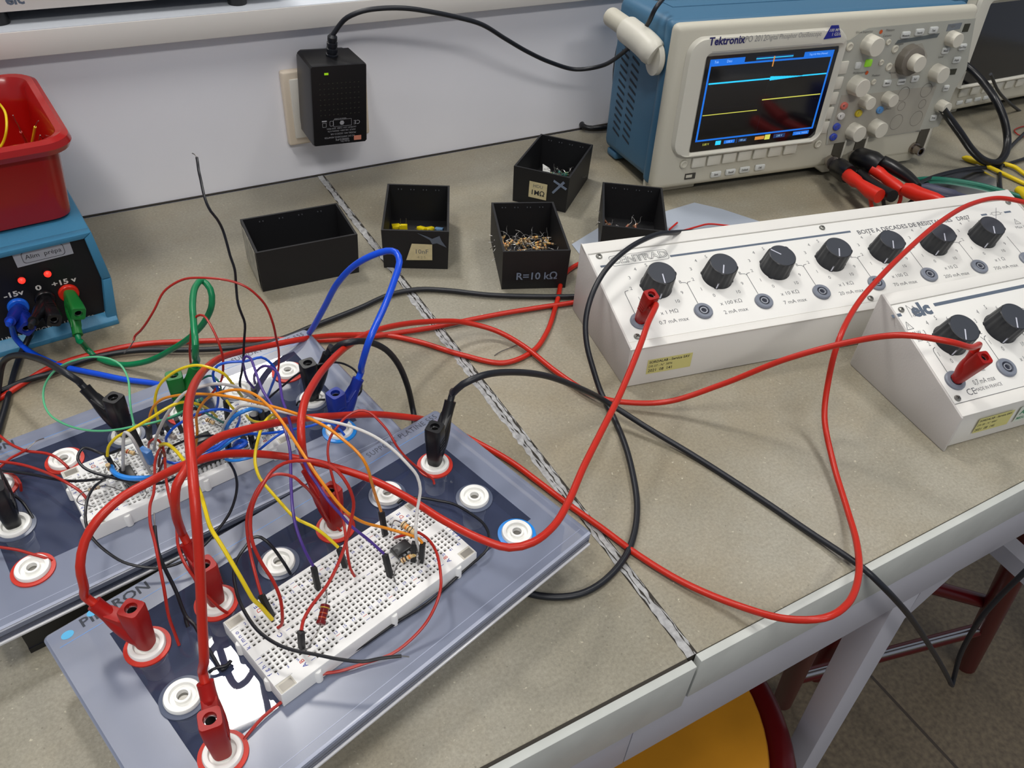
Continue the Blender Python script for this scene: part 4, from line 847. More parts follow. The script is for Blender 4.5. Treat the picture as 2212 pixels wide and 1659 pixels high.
# BNC to banana adapters with red and black plugs
def nline(nm, t, S, pts, rad, m, seg=14):
    P = [S.at(*S.px(x, y, h), h) for x, y, h in pts]; o = t.location * 1000; q = MB(); q.tube([p - o for p in P], 1, m, seg, radii=rad); return q.build(nm, t)
def adapter(label, pts_b, rb, base):
    t = thing('coaxial_adapter', label, 'adapter', Matrix.Translation(S1.at(*S1.px(*base, 10), 10)))
    nline('coupling_ring', t, S1, [(base[0], base[1], 9), (base[0] + 5, base[1] + 4, 18)], [7, 7], CHROME, 24); nline('body', t, S1, pts_b, rb, BLK, 18); return t
adapter('black adapter with metal coupling on the left coaxial socket of the oscilloscope', [(1806, 358, 16), (1812, 362, 24), (1828, 374, 44), (1834, 377, 48)], [7, 10, 10, 9], (1795, 349))
adapter('black adapter on the right coaxial socket of the oscilloscope', [(1850, 341, 14), (1858, 344, 24), (1884, 352, 44), (1900, 360, 52)], [8, 12, 12, 10], (1846, 338))
def plugline(label, pts, rad, m, cab, cm):
    t = thing('banana_plug', label, 'plug', Matrix.Translation(S1.at(*S1.px(*pts[0]), pts[0][2]))); nline('plug_body', t, S1, pts, rad, m, 12)
    o = t.location * 1000; q = MB(); q.tube(spline([p - o for p in cab], 3), 1.9, cm, 10); q.build('cable', t); return t
RP2 = mat('bright_red_plug', (206, 34, 14), .4)
E1 = lambda x, y, h: S1.at(*S1.px(x, y, h), h)
plugline('red banana plug in the left adapter of the oscilloscope, nearer the screen', [(1828, 376, 46), (1832, 379, 50), (1848, 391, 66), (1856, 396, 74), (1880, 414, 92), (1900, 424, 104)], [6.2, 6.6, 6.6, 5, 7, 7], RP2, [E1(1870, 408, 88), E1(1878, 424, 94), E1(1882, 440, 96), E1(1884, 458, 96)], RP2)
plugline('black banana plug in the left adapter of the oscilloscope', [(1856, 376, 46), (1880, 395, 66), (1905, 412, 90), (1928, 424, 108)], [5.5, 6, 6, 6], BLK, [E1(1905, 415, 92), E1(1908, 432, 96), E1(1910, 450, 98)], BLKR)
plugline('red banana plug in the right adapter of the oscilloscope', [(1884, 364, 50), (1900, 374, 58), (1910, 382, 66), (1935, 402, 86), (1950, 412, 96)], [5.8, 6.2, 5.4, 6.2, 5], RP2, [E1(1938, 408, 88), E1(1946, 422, 92), E1(1942, 440, 94), E1(1935, 452, 94)], RP2)
plugline('red banana plug stacked at the far right end of the oscilloscope plugs', [(1952, 408, 98), (1966, 412, 104), (1990, 422, 118), (2020, 430, 134), (2036, 435, 142)], [6, 7.5, 7, 6, 4.5], RP2, [E1(1985, 424, 114), E1(1992, 436, 116), E1(1996, 446, 116)], RP2)
plugline('black banana plug in the right adapter with its thin cable curling down', [(1905, 350, 48), (1930, 362, 60), (1958, 380, 80), (1976, 394, 96), (1984, 402, 104)], [7, 7, 6, 4.5, 3], BLK, [E1(1980, 398, 100), E1(1986, 412, 106), E1(1976, 428, 106), E1(1960, 442, 104)], BLKR)

# ------------------------------------------------------------------ the two platines
NAVY = mat('navy_base', (42, 48, 74), .5, noise=.25, nscale=30)
clear_mat('frosted_cover', (.84, .88, 1.0), .30, .25, (138, 146, 168)); clear_mat('clear_window', (.95, .97, 1.0), .82, .03, (112, 124, 166)); clear_mat('clear_lip', (.86, .9, 1.0), .5, .06, (96, 104, 130))
EDGE = mat('polished_edge', (214, 214, 218), .2)
SKY_ = mat('sky_blue_ring', (24, 130, 214), .35); REDR = mat('red_washer', (196, 44, 26), .45); CLR = mat('grey_washer', (84, 92, 112), .3)
BARR = mat('socket_barrel', (236, 238, 240), .4)
PU, PV, DU, DV = 33.15, -37.12, 34.76, -33.95
GU, GV = 67.5, -64.4
def platine(label, x, y, deg, zs, rings, vf=-128):
    M = frame(x, y, 0, deg); t = thing('circuit_platine', label, 'circuit board holder', M, 'clear covered circuit holders')
    L, Wd = 239.4, 131.7
    q = MB()   # black base tray
    q.box(17, 236, vf, -4, .3, 4, NAVY)
    q.box(17, 20, vf, -4, 4, zs - 8.2, BLK); q.box(233, 236, vf, -4, 4, zs - 8.2, BLK); q.box(20, 233, -7, -4, 4, zs - 8.2, BLK); q.box(20, 233, vf, vf + 3, 4, zs - 8.2, BLK)
    q.box(16.8, 236.2, vf - .4, -3.8, .2, 3.8, BLK); q.build('base_tray', t)
    # frosted frame with a clear window: top skin as a ring of slabs, bevelled outside
    fm = MT['frosted_cover']; a, b, c, d = 23.5, 220.5, -19, -102.5
    q = MB(); n = 9
    outer = [(L / 2 + px_, -Wd / 2 + py_, zs) for px_, py_, _ in rring(L / 2 - 1.2, Wd / 2 - 1.2, 2, zs, n)]
    outer2 = [(L / 2 + px_, -Wd / 2 + py_, zs - 1.2) for px_, py_, _ in rring(L / 2, Wd / 2, 3, zs, n)]
    outer3 = [(p[0], p[1], zs - 4) for p in outer2]
    inner = []
    N_ = len(outer)
    def clampin(p): return (min(max(p[0], a), b), min(max(p[1], d), c))
    corners = [(b, c), (a, c), (a, d), (b, d)]
    inner = [corners[i // n] for i in range(N_)]
    vs = [(x_, y_, zs) for x_, y_ in inner] + outer + outer2 + outer3
    fs = []
    for k in range(N_):
        l = (k + 1) % N_
        if inner[k] == inner[l]: fs.append((k, N_ + k, N_ + l))
        else: fs.append((k, N_ + k, N_ + l, l))
        fs.append((N_ + k, 2 * N_ + k, 2 * N_ + l, N_ + l)); fs.append((2 * N_ + k, 3 * N_ + k, 3 * N_ + l, 2 * N_ + l))
    q.add(vs, fs, fm); q.build('cover_frame', t, label='frosted bluish border of the clear cover')
    q = MB(); q.add([(a, d, zs), (b, d, zs), (b, c, zs), (a, c, zs)], [(0, 1, 2, 3)], MT['clear_window'], False); q.build('cover_window', t, label='clear window of the cover')
    q = MB()
    for y0, y1 in ((-1.2, -.4), (-Wd + .4, -Wd + 1.2)): q.box(2, L - 2, min(y0, y1), max(y0, y1), zs - 8, zs - 4, MT['clear_lip'])
    for x0 in (.4, L - 1.2): q.box(x0, x0 + .8, -Wd + 2, -2, zs - 8, zs - 4, MT['clear_lip'])
    q.build('cover_lip', t)
    q = MB(); q.box(1.5, L - 1.5, -Wd - .8, -Wd + .6, zs - 9.6, zs - 8, EDGE, .4); q.box(1.5, L - 1.5, -Wd + .2, -Wd + 2.0, zs - .3, zs + .12, mat('worn_rim', (160, 166, 184), .3), .1)
    q.build('polished_edge', t, label='bright polished lower edge')
    q = MB(); q.box(4, L - 4, -11.3, -11.0, zs, zs + .08, mat('blue_edge_line', (96, 150, 216), .3)); q.box(4, L - 4, -Wd + 6, -Wd + 6.4, zs, zs + .08, mat('pale_edge_line', (150, 158, 180), .3)); q.build('fold_line', t)
    q = MB(); PK = mat('platine_print', (58, 62, 76), .6)
    q.text('SUPPORT PLATINE 555', 5.6, PK, T(208.5, -5.4, zs), 0, h=.1, sx=.86, space=1.1)
    q.text('PIERRON', 7.4, mat('maker_print', (40, 46, 58), .6), T(32.5, -5.4, zs), .02, h=.1, sx=1.12)
    q.build('printed_lettering', t)
    q = MB()
    for x_, y_, s_ in ((9.2, -6.8, 2.2), (22.5, -2.7, 2.0)): q.lathe([(0, .12), (s_, .12)], mat('cyan_dot', (70, 168, 214), .4), 20, T(x_, y_, zs) @ Matrix.Scale(1.3, 4, (1, 0, 0)), cap=False)
    q.build('cyan_dot', t)
    S = {}
    for i, j, col in rings:
        u, v = PU + DU * i, PV + DV * j; m = T(u, v, zs); S[(i, j)] = M @ Vector((u, v, zs + 3))
        q = MB(); q.lathe([(8.4, .05), (10.4, .05), (10.4, .9), (8.2, 1.2)], {'r': REDR, 'b': SKY_, 'g': CLR}[col], 40, m, cap=False); wsh = q.build('washer', t)
        q = MB(); q.lathe([(8.3, .6), (8.4, 2.0), (7.9, 3.1), (7.0, 3.3), (5.9, 3.0), (5.6, 1.3), (3.7, 1.1), (3.6, 2.9), (3.2, 3.1), (2.5, 3.0), (2.3, .5)], WPL, 40, m, cap=False); s_ = q.build('socket', t)
        q = MB(); q.lathe([(0, .6), (2.35, .6)], mat('socket_bore', (120, 118, 112), .35, .6), 24, m, cap=False); q.build('bore', s_)
        q = MB(); q.lathe([(6.6, -.6), (6.6, -8), (6.9, -8.2), (6.9, -10), (6.2, -10.2), (6.0, -20), (4.2, -20.2), (0, -20.2)], BARR, 28, m, cap=False); q.build('barrel', s_)
    return t, M, S
R9 = [(0, 0), (1, 0), (2, 0), (3, 0), (4, 0), (5, 0), (0, 1), (0, 2), (5, 1), (5, 2)]
fc = 'rrgrgrgrgb'; rc = 'rrgrgrgrgb'
FT, FM, FS = platine('front circuit holder with clear frosted cover, white sockets and the clearer breadboard', -287.54, -462.16, 15.54, 35, [(i, j, c) for (i, j), c in zip(R9, 'rrgrgrgrgb')], vf=-115)
RT_, RM, RS = platine('rear circuit holder with clear frosted cover, half buried under the wire tangle', -338.25, -318.18, 9.65, 30, [(i, j, c) for (i, j), c in zip(R9, 'rrgrgrgrgb')])

# ------------------------------------------------------------------ breadboards
def breadboard(label, M, zs):
    Mo = M @ Matrix.Translation((GU, GV, zs)); t = thing('breadboard', label, 'breadboard', Mo, 'white solderless breadboards')
    P = 2.54; holes = {}
    rows = [-2.5, -1.5, 0, 1, 2, 3, 4, 5.5, 7, 8, 9, 10, 11, 12.5, 13.5]
    bus = [c for g in range(5) for c in range(8 + 6 * g, 13 + 6 * g)]
    for ri, r in enumerate(rows):
        for c in range(1, 44):
            if r in (-2.5, -1.5, 5.5, 12.5, 13.5) and c not in bus: continue
            holes[(ri, c)] = True
    x0, x1, y0, y1, H = -4.3, 110.2, -39.4, 9.2, 9.6; ho = .86
    xs = [x0]; 
    for c in range(1, 44): xs += [(c - 1) * P - ho, (c - 1) * P + ho]
    xs.append(x1); ys = [y1]
    for r in rows: ys += [-r * P + ho, -r * P - ho]
    ys.append(y0)
    vs = {}; V = []; F = []; MI = []
    q = MB()
    def vid(x, y, z):
        k = (round(x, 3), round(y, 3), round(z, 3))
        if k not in vs: vs[k] = len(V); V.append((x, y, z))
        return vs[k]
    ft, fh, fp = [], [], []
    for a in range(len(xs) - 1):
        for b in range(len(ys) - 1):
            X0, X1, Y0, Y1 = xs[a], xs[a + 1], ys[b + 1], ys[b]
            hole = a % 2 == 1 and b % 2 == 1 and ((b - 1) // 2, (a - 1) // 2 + 1) in holes
            if not hole: ft.append([vid(X0, Y0, H), vid(X1, Y0, H), vid(X1, Y1, H), vid(X0, Y1, H)]); continue
            cx, cy = (X0 + X1) / 2, (Y0 + Y1) / 2
            def rg(h, z): return [vid(cx - h, cy - h, z), vid(cx + h, cy - h, z), vid(cx + h, cy + h, z), vid(cx - h, cy + h, z)]
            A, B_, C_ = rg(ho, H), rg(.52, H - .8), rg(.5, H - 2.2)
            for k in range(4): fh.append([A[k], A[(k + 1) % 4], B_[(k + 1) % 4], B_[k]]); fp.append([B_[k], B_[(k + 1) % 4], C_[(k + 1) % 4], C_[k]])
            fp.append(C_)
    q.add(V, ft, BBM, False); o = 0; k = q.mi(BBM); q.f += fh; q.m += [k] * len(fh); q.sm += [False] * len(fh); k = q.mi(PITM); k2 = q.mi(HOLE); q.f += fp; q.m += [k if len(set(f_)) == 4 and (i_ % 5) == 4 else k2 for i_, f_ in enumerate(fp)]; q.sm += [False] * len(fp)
    c_ = [(x0, y0), (x1, y0), (x1, y1), (x0, y1)]
    q.add([(x, y, H) for x, y in c_] + [(x, y, H - .6) for x, y in [(x0 - .3, y0 - .3), (x1 + .3, y0 - .3), (x1 + .3, y1 + .3), (x0 - .3, y1 + .3)]] + [(x, y, .3) for x, y in [(x0 - .3, y0 - .3), (x1 + .3, y0 - .3), (x1 + .3, y1 + .3), (x0 - .3, y1 + .3)]],
          [(i, i + 4, (i + 1) % 4 + 4, (i + 1) % 4) for i in range(4)] + [(i + 4, i + 8, (i + 1) % 4 + 8, (i + 1) % 4 + 4) for i in range(4)], BBM, False)
    q.build('board', t)
    for cx, cy in ((-.2, 6.4), (-.2, -36.6), (106, 6.4), (106, -36.6)):
        q = MB(); q.box(cx - 3.9, cx + 3.9, cy - 2.6, cy + 2.6, H - .02, H + .05, mat('window_wall', (190, 186, 174), .5)); q.box(cx - 2.9, cx + 3.3, cy - 2.1, cy + 1.6, H + .05, H + .09, mat('window_inside', (132, 128, 120), .4, .3)); q.build('corner_slot', t)
    q = MB()
    q.box(x0 - .3, x0 + 3.8, 2.6, 3.4, H - .1, H + .45, BBM, .15); q.box(x0 - .3, x0 + 9, y0 + 5.4, y0 + 6, H - .1, H + .4, BBM, .15); q.build('moulded_rib', t)
    for cx, cy in ((14, y0), (57, y0), (98, y0), (x0, -4), (x0, -28)):
        q = MB(); q.lathe([(1.9, .4), (1.9, 7.4), (1.5, 8), (0, 8)], BBM, 18, T(cx, cy)); q.build('clip_post', t)
    q = MB(); h = H + .03
    def tx(s_, c, r, sz, m, rz=0): q.text(s_, sz, m, T((c - 1) * P, -r * P, h, rz), .01, h=0)
    for k, s_ in enumerate('onmlk'): tx(s_, -.1, k, 3.0, INKB, 90)
    for k, s_ in enumerate('jihgf'): tx(s_, -.1, 7 + k, 3.0, INKB, 90); tx(s_, 44.1, 7 + k, 3.0, INKB, 90)
    for k, s_ in enumerate('onmlk'): tx(s_, 44.1, k, 3.0, INKB, 90)
    for c in range(2, 44, 2): tx(str(c), c, -.78, 2.1, INKB)
    for c in range(1, 44, 2): tx(str(c), c, 11.8, 2.1, INKB)
    for s_, r, m in (('E', -2.5, INKB), ('D', -1.5, INKR), ('C', 5.5, INKB), ('B', 12.5, INKR), ('A', 13.5, INKB)):
        for c, rz in ((5.4, 90), (38.9, 90)): tx(s_, c, r, 3.2, m, rz)
        for g in range(6):
            cx = (6.1 + 6 * g) * P; q.box(cx - 1.1 if g else cx - 1.2, cx + 1.1, -r * P - .13, -r * P + .13, h, h + .01, m)
    q.build('printed_marks', t); return t, Mo
BF, BFM = breadboard('white breadboard on the front circuit holder with few parts plugged in', FM, 35)
BR, BRM = breadboard('white breadboard on the rear circuit holder, covered by a tangle of wires', RM, 30)

# ------------------------------------------------------------------ stackable banana plugs and leads
def plug_part(t, B, A, E, m, Hc=28.5, s=4.8, nm='banana_plug'):
    """one moulded plug: square column from B along A, sloping cable boot ending at E"""
    A = A.normalized(); d = E - B; D = (d - A * d.dot(A)).normalized(); Y = A.cross(D)
    M = Matrix((D, Y, A)).transposed().to_4x4(); M.translation = B - t.location * 1000
    xe, ze = d.dot(D), d.dot(A); q = MB()
    n = 32; rings = []
    def sq(hs, z, k=5.0, hy=None):
        hy = hy or hs; o = []
        for i in range(n):
            a = 2 * PI * (i + .5) / n; c, s_ = math.cos(a), math.sin(a); r = (abs(c) ** k + abs(s_) ** k) ** (-1 / k); o.append((r * c * hs, r * s_ * hy, z))
        return o
    def ci(r, z): return [(r * math.cos(2 * PI * (i + .5) / n), r * math.sin(2 * PI * (i + .5) / n), z) for i in range(n)]
    R = [sq(s * .8, 0, 3), sq(s * .84, 3, 4), sq(s * .9, 12), sq(s * .98, Hc - 9, 6), sq(s * 1.0, Hc - 1, 6), sq(s * .93, Hc, 6), ci(2.75, Hc), ci(2.6, Hc - 1), ci(2.6, Hc - 11)]
    vs = sum(R, []); fs = []
    for j in range(len(R) - 1):
        for i in range(n): fs.append((j * n + i, j * n + (i + 1) % n, (j + 1) * n + (i + 1) % n, (j + 1) * n + i))
    fs.append(tuple(range(n - 1, -1, -1))); q.add(vs, fs, m, True, M)
    # boot: lofted from inside the column to the cable exit
    p0, p1, p2, p3 = Vector((0, 0, 2)), Vector((xe * .34, 0, ze * .42)), Vector((xe * .72, 0, ze * .74)), Vector((xe, 0, ze))
    pts = spline([p0, p1, p2, p3], 2.5); k = len(pts); rad = []
    for i in range(k):
        f = i / (k - 1); rad.append(3.8 + 1.5 * math.sin(PI * min(1, f / .75)) * (1 - .2 * f) - .5 * f if f < .93 else 3.5)
    q.tube([M @ p for p in pts], 1, m, 16, radii=rad)
    q.prism([(0, 1), (s * .8, 6), (s * .98, Hc * .70), (s * 1.4, Hc * .68), (xe * .74, ze * .86), (xe * .66, ze * .52), (xe * .3, ze * .22)], -3.4, 3.4, m, 'y', r=.7, M=M)
    for k in range(4): q.box(-s * .6, s * .6, -s * 1.03, -s * .93, Hc - 10 - k * 2.3, Hc - 9 - k * 2.3, m, .2, M=M)
    pl = q.build(nm, t)
    q = MB(); q.lathe([(2.62, Hc - 1.2), (2.62, Hc - 10), (2.1, Hc - 10), (2.1, Hc - 2.4), (2.62, Hc - 2.4)], STEEL, 24, M, cap=False); q.lathe([(0, Hc - 9.8), (2.1, Hc - 9.8)], DARKG, 20, M, cap=False); q.build('metal_sleeve', pl)
    return (p3 - p2).normalized(), E, M
UP = Vector((0, 0, 1))
def lead(label, m_c, pts, ends, r=2.0, name='banana_lead', step=4):
    """ends: list of (which end 0/-1, base, axis, exit, plug material)"""
    o = pts[0]; t = thing(name, label, 'lead', Matrix.Translation(o))
    P = list(pts)
    for w_, B, A, E, mp in ends:
        dr, e_, M = plug_part(t, B, A, E, mp)
        w3 = M.to_3x3() @ dr
        if w_ == 0: P = [E - w3 * 1.5, E + w3 * 5] + P
        else: P = P + [E + w3 * 5, E - w3 * 1.5]
    q = MB(); q.tube([p - o for p in spline(P, step)], r, m_c, 12); q.build('cable', t); return t
W = wire
# A: front-left bottom plug, over both holders, away behind the long resistance box
lead('red lead from the lowest left front-holder socket, arching over both circuit holders', REDC,
     W([(441, 1430, 78), (437, 1350, 96), (430, 1200, 125), (420, 1070, 145), (409, 944, 152), (406, 895, 145), (411, 855, 132), (426, 819, 112), (450, 791, 88), (483, 770, 66), (527, 758, 50), (574, 748, 40), (645, 734, 33), (715, 725, 14), (774, 723, 5), (826, 723, 2.6), (903, 738, 2.4), (995, 766, 2.4), (1087, 784, 2.4), (1149, 760, 2.4), (1180, 720, 2.4), (1204, 649, 2.4), (1220, 592, 2.4), (1258, 567, 2.4), (1300, 560, 2.4)]),
     [(0, FS[(0, 2)], UP, pz(443, 1474, 63), REDP)])
S7 = [P7.at(16.7 + 52.35 * i, 22.6, 2.5) for i in range(8)]; E7 = P7.at(*P7.px(1411, 664, 24), 24)
lead('red lead from the long resistance box to the top left front-holder socket', REDC,
     W([(1399, 700, 68), (1385, 740, 66), (1340, 850, 62), (1300, 930, 62), (1260, 1010, 64), (1225, 1090, 66), (1195, 1137, 68), (1150, 1172, 70), (1100, 1183, 70), (1040, 1165, 70), (960, 1125, 68), (880, 1075, 64), (800, 1035, 62), (718, 1008, 64), (626, 988, 70), (549, 980, 78), (488, 981, 88), (426, 995, 98), (380, 1012, 102), (319, 1043, 106), (265, 1073, 106), (210, 1124, 102), (183, 1169, 96), (173, 1222, 88), (182, 1270, 74)]),
     [(0, S7[0], P7.n, E7, REDP), (-1, FS[(0, 0)], UP, pz(203, 1303, 62), REDP)])
S8_ = P8.at(13, 24.8, 3); E8 = P8.at(*P8.px(2106, 760, 27), 27)
lead('red lead from the small resistance box to the front holder', REDC,
     W([(2094, 750, 92), (2050, 738, 100), (1950, 724, 98), (1850, 736, 84), (1700, 775, 60), (1560, 830, 30), (1440, 868, 10), (1340, 868, 6), (1300, 860, 6), (1270, 848, 5), (1200, 802, 4), (1130, 747, 5), (1070, 714, 8), (1000, 696, 16), (950, 694, 26), (880, 699, 40), (809, 715, 56), (750, 748, 74), (703, 793, 92), (675, 833, 106), (658, 868, 112), (650, 915, 112), (652, 960, 106), (657, 992, 84)]),
     [(0, S8_, P8.n, E8, REDP), (-1, FS[(3, 0)], UP, pz(664, 1013, 68), REDP)])
lead('red lead sweeping from the top right over the bench front edge to the front holder', REDC,
     W([(2240, 448, 74), (2212, 437, 78), (2160, 428, 80), (2100, 440, 82), (2030, 480, 84), (1960, 540, 82), (1900, 600, 78), (1850, 660, 72), (1810, 740, 66), (1790, 820, 40), (1781, 900, 20), (1800, 1000, 8), (1830, 1100, 6), (1850, 1170, 10), (1855, 1240, 16), (1830, 1305, 24), (1780, 1335, 26), (1700, 1337, 18), (1600, 1310, 8), (1480, 1260, 4), (1380, 1200, 3), (1300, 1141, 2.6), (1224, 1087, 2.6), (1163, 1041, 2.6), (1097, 993, 2.6), (1000, 940, 4), (950, 916, 12), (925, 908, 22), (896, 903, 36), (860, 899, 44), (809, 895, 56), (715, 899, 74), (663, 903, 84), (598, 913, 96), (527, 929, 108), (472, 945, 116), (441, 965, 120), (418, 986, 122), (400, 1017, 121), (382, 1047, 118), (378, 1079, 112), (380, 1110, 102), (391, 1145, 82)]),
     [(-1, FS[(1, 0)], UP, pz(404, 1172, 66), REDP)])
lead('red lead lying on the bench from the left edge to the long resistance box', REDC,
     W([(-40, 880, 3), (0, 860, 3), (50, 828, 3), (100, 798, 3), (150, 779, 3), (200, 765, 3), (260, 751, 3), (320, 742, 3), (400, 738, 3), (500, 735, 3), (600, 733, 3), (690, 735, 3), (800, 727, 3), (880, 716, 3), (943, 706, 3), (995, 695, 3), (1087, 677, 3), (1180, 662, 3), (1241, 653, 3), (1300, 640, 3)]), [])
lead('long black lead lying on the bench beside the long red one', BLKR,
     W([(-40, 855, 4), (0, 845, 4), (60, 820, 4), (110, 806, 4), (160, 785, 4), (220, 768, 4), (300, 757, 4), (400, 756, 4), (480, 753, 4), (560, 744, 3), (620, 728, 3), (670, 707, 3), (720, 688, 3), (780, 664, 3), (841, 637, 3), (903, 625, 3), (964, 627, 3), (1057, 637, 3), (1150, 640, 3), (1241, 640, 3), (1300, 636, 3)]), [])
lead('black lead from the front holder, hanging in a sharp V beyond the bench edge', BLKR,
     W([(980, 848, 84), (1000, 830, 92), (1040, 812, 94), (1100, 804, 84), (1180, 812, 66), (1260, 842, 40), (1310, 868, 18), (1400, 925, 8), (1500, 985, 3), (1650, 1082, 2.5), (1750, 1150, 3), (1830, 1203, 5), (1870, 1232, 6), (1905, 1265, -2), (1943, 1305, -26), (1975, 1345, -70), (2006, 1392, -130), (2035, 1440, -190), (2051, 1470, -225), (2056, 1480, -233), (2060, 1466, -228), (2074, 1415, -190), (2098, 1368, -150), (2122, 1331, -120), (2164, 1284, -90), (2212, 1237, -60), (2260, 1190, -40)]),
     [(0, FS[(5, 0)], UP, pz(973, 866, 68), BLK)])
lead('black lead arching over the left end of the long resistance box', BLKR,
     W([(1640, 498, 12), (1560, 500, 26), (1520, 500, 40), (1480, 501, 56), (1450, 503, 66), (1420, 506, 71), (1357, 537, 72), (1306, 586, 66), (1276, 645, 56), (1265, 695, 44), (1268, 746, 32), (1281, 796, 20), (1298, 847, 8), (1325, 900, 3), (1350, 960, 3), (1366, 1020, 3), (1376, 1090, 3), (1370, 1152, 3), (1349, 1205, 3), (1302, 1257, 3), (1250, 1284, 3), (1181, 1289, 3), (1118, 1273, 3), (1070, 1240, 3), (1040, 1200, 3)]), [])
lead('black lead from the middle right rear-holder socket, arching down behind the front holder', BLKR,
     W([(720, 757, 72), (734, 745, 78), (762, 738, 80), (797, 739, 72), (833, 755, 60), (861, 788, 44), (880, 833, 26), (891, 880, 8), (895, 905, 3), (890, 950, 3)]),
     [(0, RS[(5, 1)], UP, pz(709, 764, 63), BLK)])
lead('black lead curling up at the left edge from the third rear-holder socket', BLKR,
     W([(172, 825, 69), (152, 812, 74), (108, 786, 72), (76, 773, 60), (43, 767, 48), (17, 773, 36), (4, 790, 24), (-4, 840, 8), (-14, 900, 4)]),
     [(0, RS[(2, 0)], UP, pz(183, 838, 62), BLK)])
lead('black lead at the left edge plugged in the middle left rear-holder socket', BLKR,
     W([(-60, 980, 60), (-110, 1000, 40)]), [(0, RS[(0, 1)], UP, pz(-26, 985, 60), BLK)])
# supply leads
psn = -(pM.to_3x3() @ Vector((0, 1, 0)))
def pe(nm, x, y, h):
    P = Plane(PSOCK[nm] - PS.n * 2, PS.u, PS.v); return P.at(*P.px(x, y, h), h)
lead('blue lead from the supply, looping high to the blue ringed rear-holder socket', BLUEC,
     W([(25, 704, 30), (32, 728, 14), (47, 746, 6), (65, 760, 4), (98, 777, 3), (130, 790, 3), (163, 798, 3), (217, 809, 3), (271, 820, 3), (326, 827, 3), (400, 840, 3), (520, 820, 3), (610, 770, 3), (655, 730, 12), (672, 714, 36), (700, 665, 66), (729, 612, 92), (765, 574, 110), (801, 553, 120), (835, 542, 124), (856, 546, 126), (863, 566, 124), (852, 605, 118), (833, 656, 110), (813, 700, 102), (797, 737, 96), (780, 795, 74)]),
     [(0, PSOCK['blue'], psn, pe('blue', 22, 694, 30), BLUEP), (-1, RS[(5, 2)], UP, pz(774, 818, 62), BLUEP)])
lead('green lead from the supply plus socket, looping up to the rear holder', GRNC,
     W([(175, 738, 18), (186, 752, 8), (203, 768, 3), (230, 781, 3), (266, 788, 4), (316, 781, 10), (367, 757, 26), (418, 722, 48), (446, 688, 64), (458, 655, 76), (454, 624, 84), (437, 606, 88), (423, 618, 90), (416, 655, 92), (418, 693, 92), (422, 744, 88), (422, 772, 76)]),
     [(0, PSOCK['red'], psn, pe('red', 168, 724, 32), GRNP), (-1, RS[(3, 0)], UP, pz(421, 792, 64), GRNP)])
lead('black lead from the supply centre socket running down the left edge', BLKR,
     W([(66, 722, 12), (50, 753, 4), (34, 794, 3), (22, 838, 3), (11, 881, 3), (-2, 925, 3), (-20, 990, 3)]),
     [(0, PSOCK['black'], psn, pe('black', 72, 694, 32), BLK)])

# ------------------------------------------------------------------ jumper wires and small parts on the boards
def cm(n, c, r=.38): return mat(n, c, r)
PUR = cm('purple_wire', (72, 48, 132)); ORN = cm('orange_wire', (222, 136, 24)); GRY = cm('grey_wire', (186, 184, 182)); WHW = cm('white_wire', (206, 204, 200)); YLW = cm('yellow_wire', (222, 196, 20)); MINT = cm('mint_wire', (86, 176, 128)); TEAL = cm('teal_wire', (12, 96, 84)); BLU = cm('blue_wire', (18, 84, 200)); BLB = cm('bright_blue_wire', (40, 134, 224)); BKW = cm('black_wire', (16, 17, 24)); RDW = cm('red_wire', (168, 34, 22)); BRW = cm('brown_wire', (92, 40, 22))
def jumper(label, m, pts, r=.75, houses=(), bare=(), group=None):
    """houses: (top px, base px, top z, base z); bare: lists of points (px, z) of stripped wire"""
    P = wire(pts); t = thing('jumper_wire', label, 'wire', Matrix.Translation(P[0]), group); o = P[0]
    q = MB(); q.tube([p - o for p in spline(P, 2.5)], r, m, 8); q.build('insulation', t)
    for (tx_, ty_), (bx_, by_), zt, zb in houses:
        A, B = pz(tx_, ty_, zt), pz(bx_, by_, zb); d = (A - B).normalized(); M = Matrix.Translation(B - o) @ d.to_track_quat('Z', 'Y').to_matrix().to_4x4() @ Matrix.Rotation(.3, 4, 'Z')
        q = MB(); q.box(-1.25, 1.25, -1.25, 1.25, .2, (A - B).length + .4, BLKM, .15, M=M); q.box(-.5, .5, -1.3, -1.2, 4, 7, mat('contact_window', (46, 46, 50), .4), M=M); q.build('pin_housing', t)
    for b in bare:
        q = MB(); q.tube([p - o for p in spline(wire(b), 1.5)], .32, PINM, 6); q.build('bare_tip', t)
    return t
J = jumper
# --- front board
J('purple jumper wire from the rear board into the front board left of centre', PUR, [(548, 838, 56), (534, 820, 66), (527, 795, 80), (525, 781, 88), (530, 770, 92), (540, 773, 94), (548, 790, 95), (556, 814, 96), (569, 846, 96), (580, 864, 96), (600, 896, 96), (612, 920, 95), (621, 946, 94), (627, 977, 92), (628, 1012, 89), (629, 1054, 86), (633, 1105, 82), (640, 1140, 77), (657, 1186, 69), (676, 1222, 60)], .75, [((678, 1227), (687, 1272), 58, 45), ((548, 840), (551, 857), 53, 40)])
J('purple jumper wire from the rear board to beside the black chip on the front board', PUR, [(551, 828, 60), (549, 814, 74), (556, 800, 84), (569, 791, 90), (584, 793, 94), (600, 806, 96), (605, 830, 97), (610, 863, 97), (622, 897, 97), (634, 940, 96), (652, 986, 95), (668, 1020, 94), (687, 1049, 90), (708, 1080, 86), (733, 1108, 80), (758, 1136, 74), (796, 1166, 67), (829, 1196, 60)], .75, [((832, 1200), (843, 1245), 58, 45)])
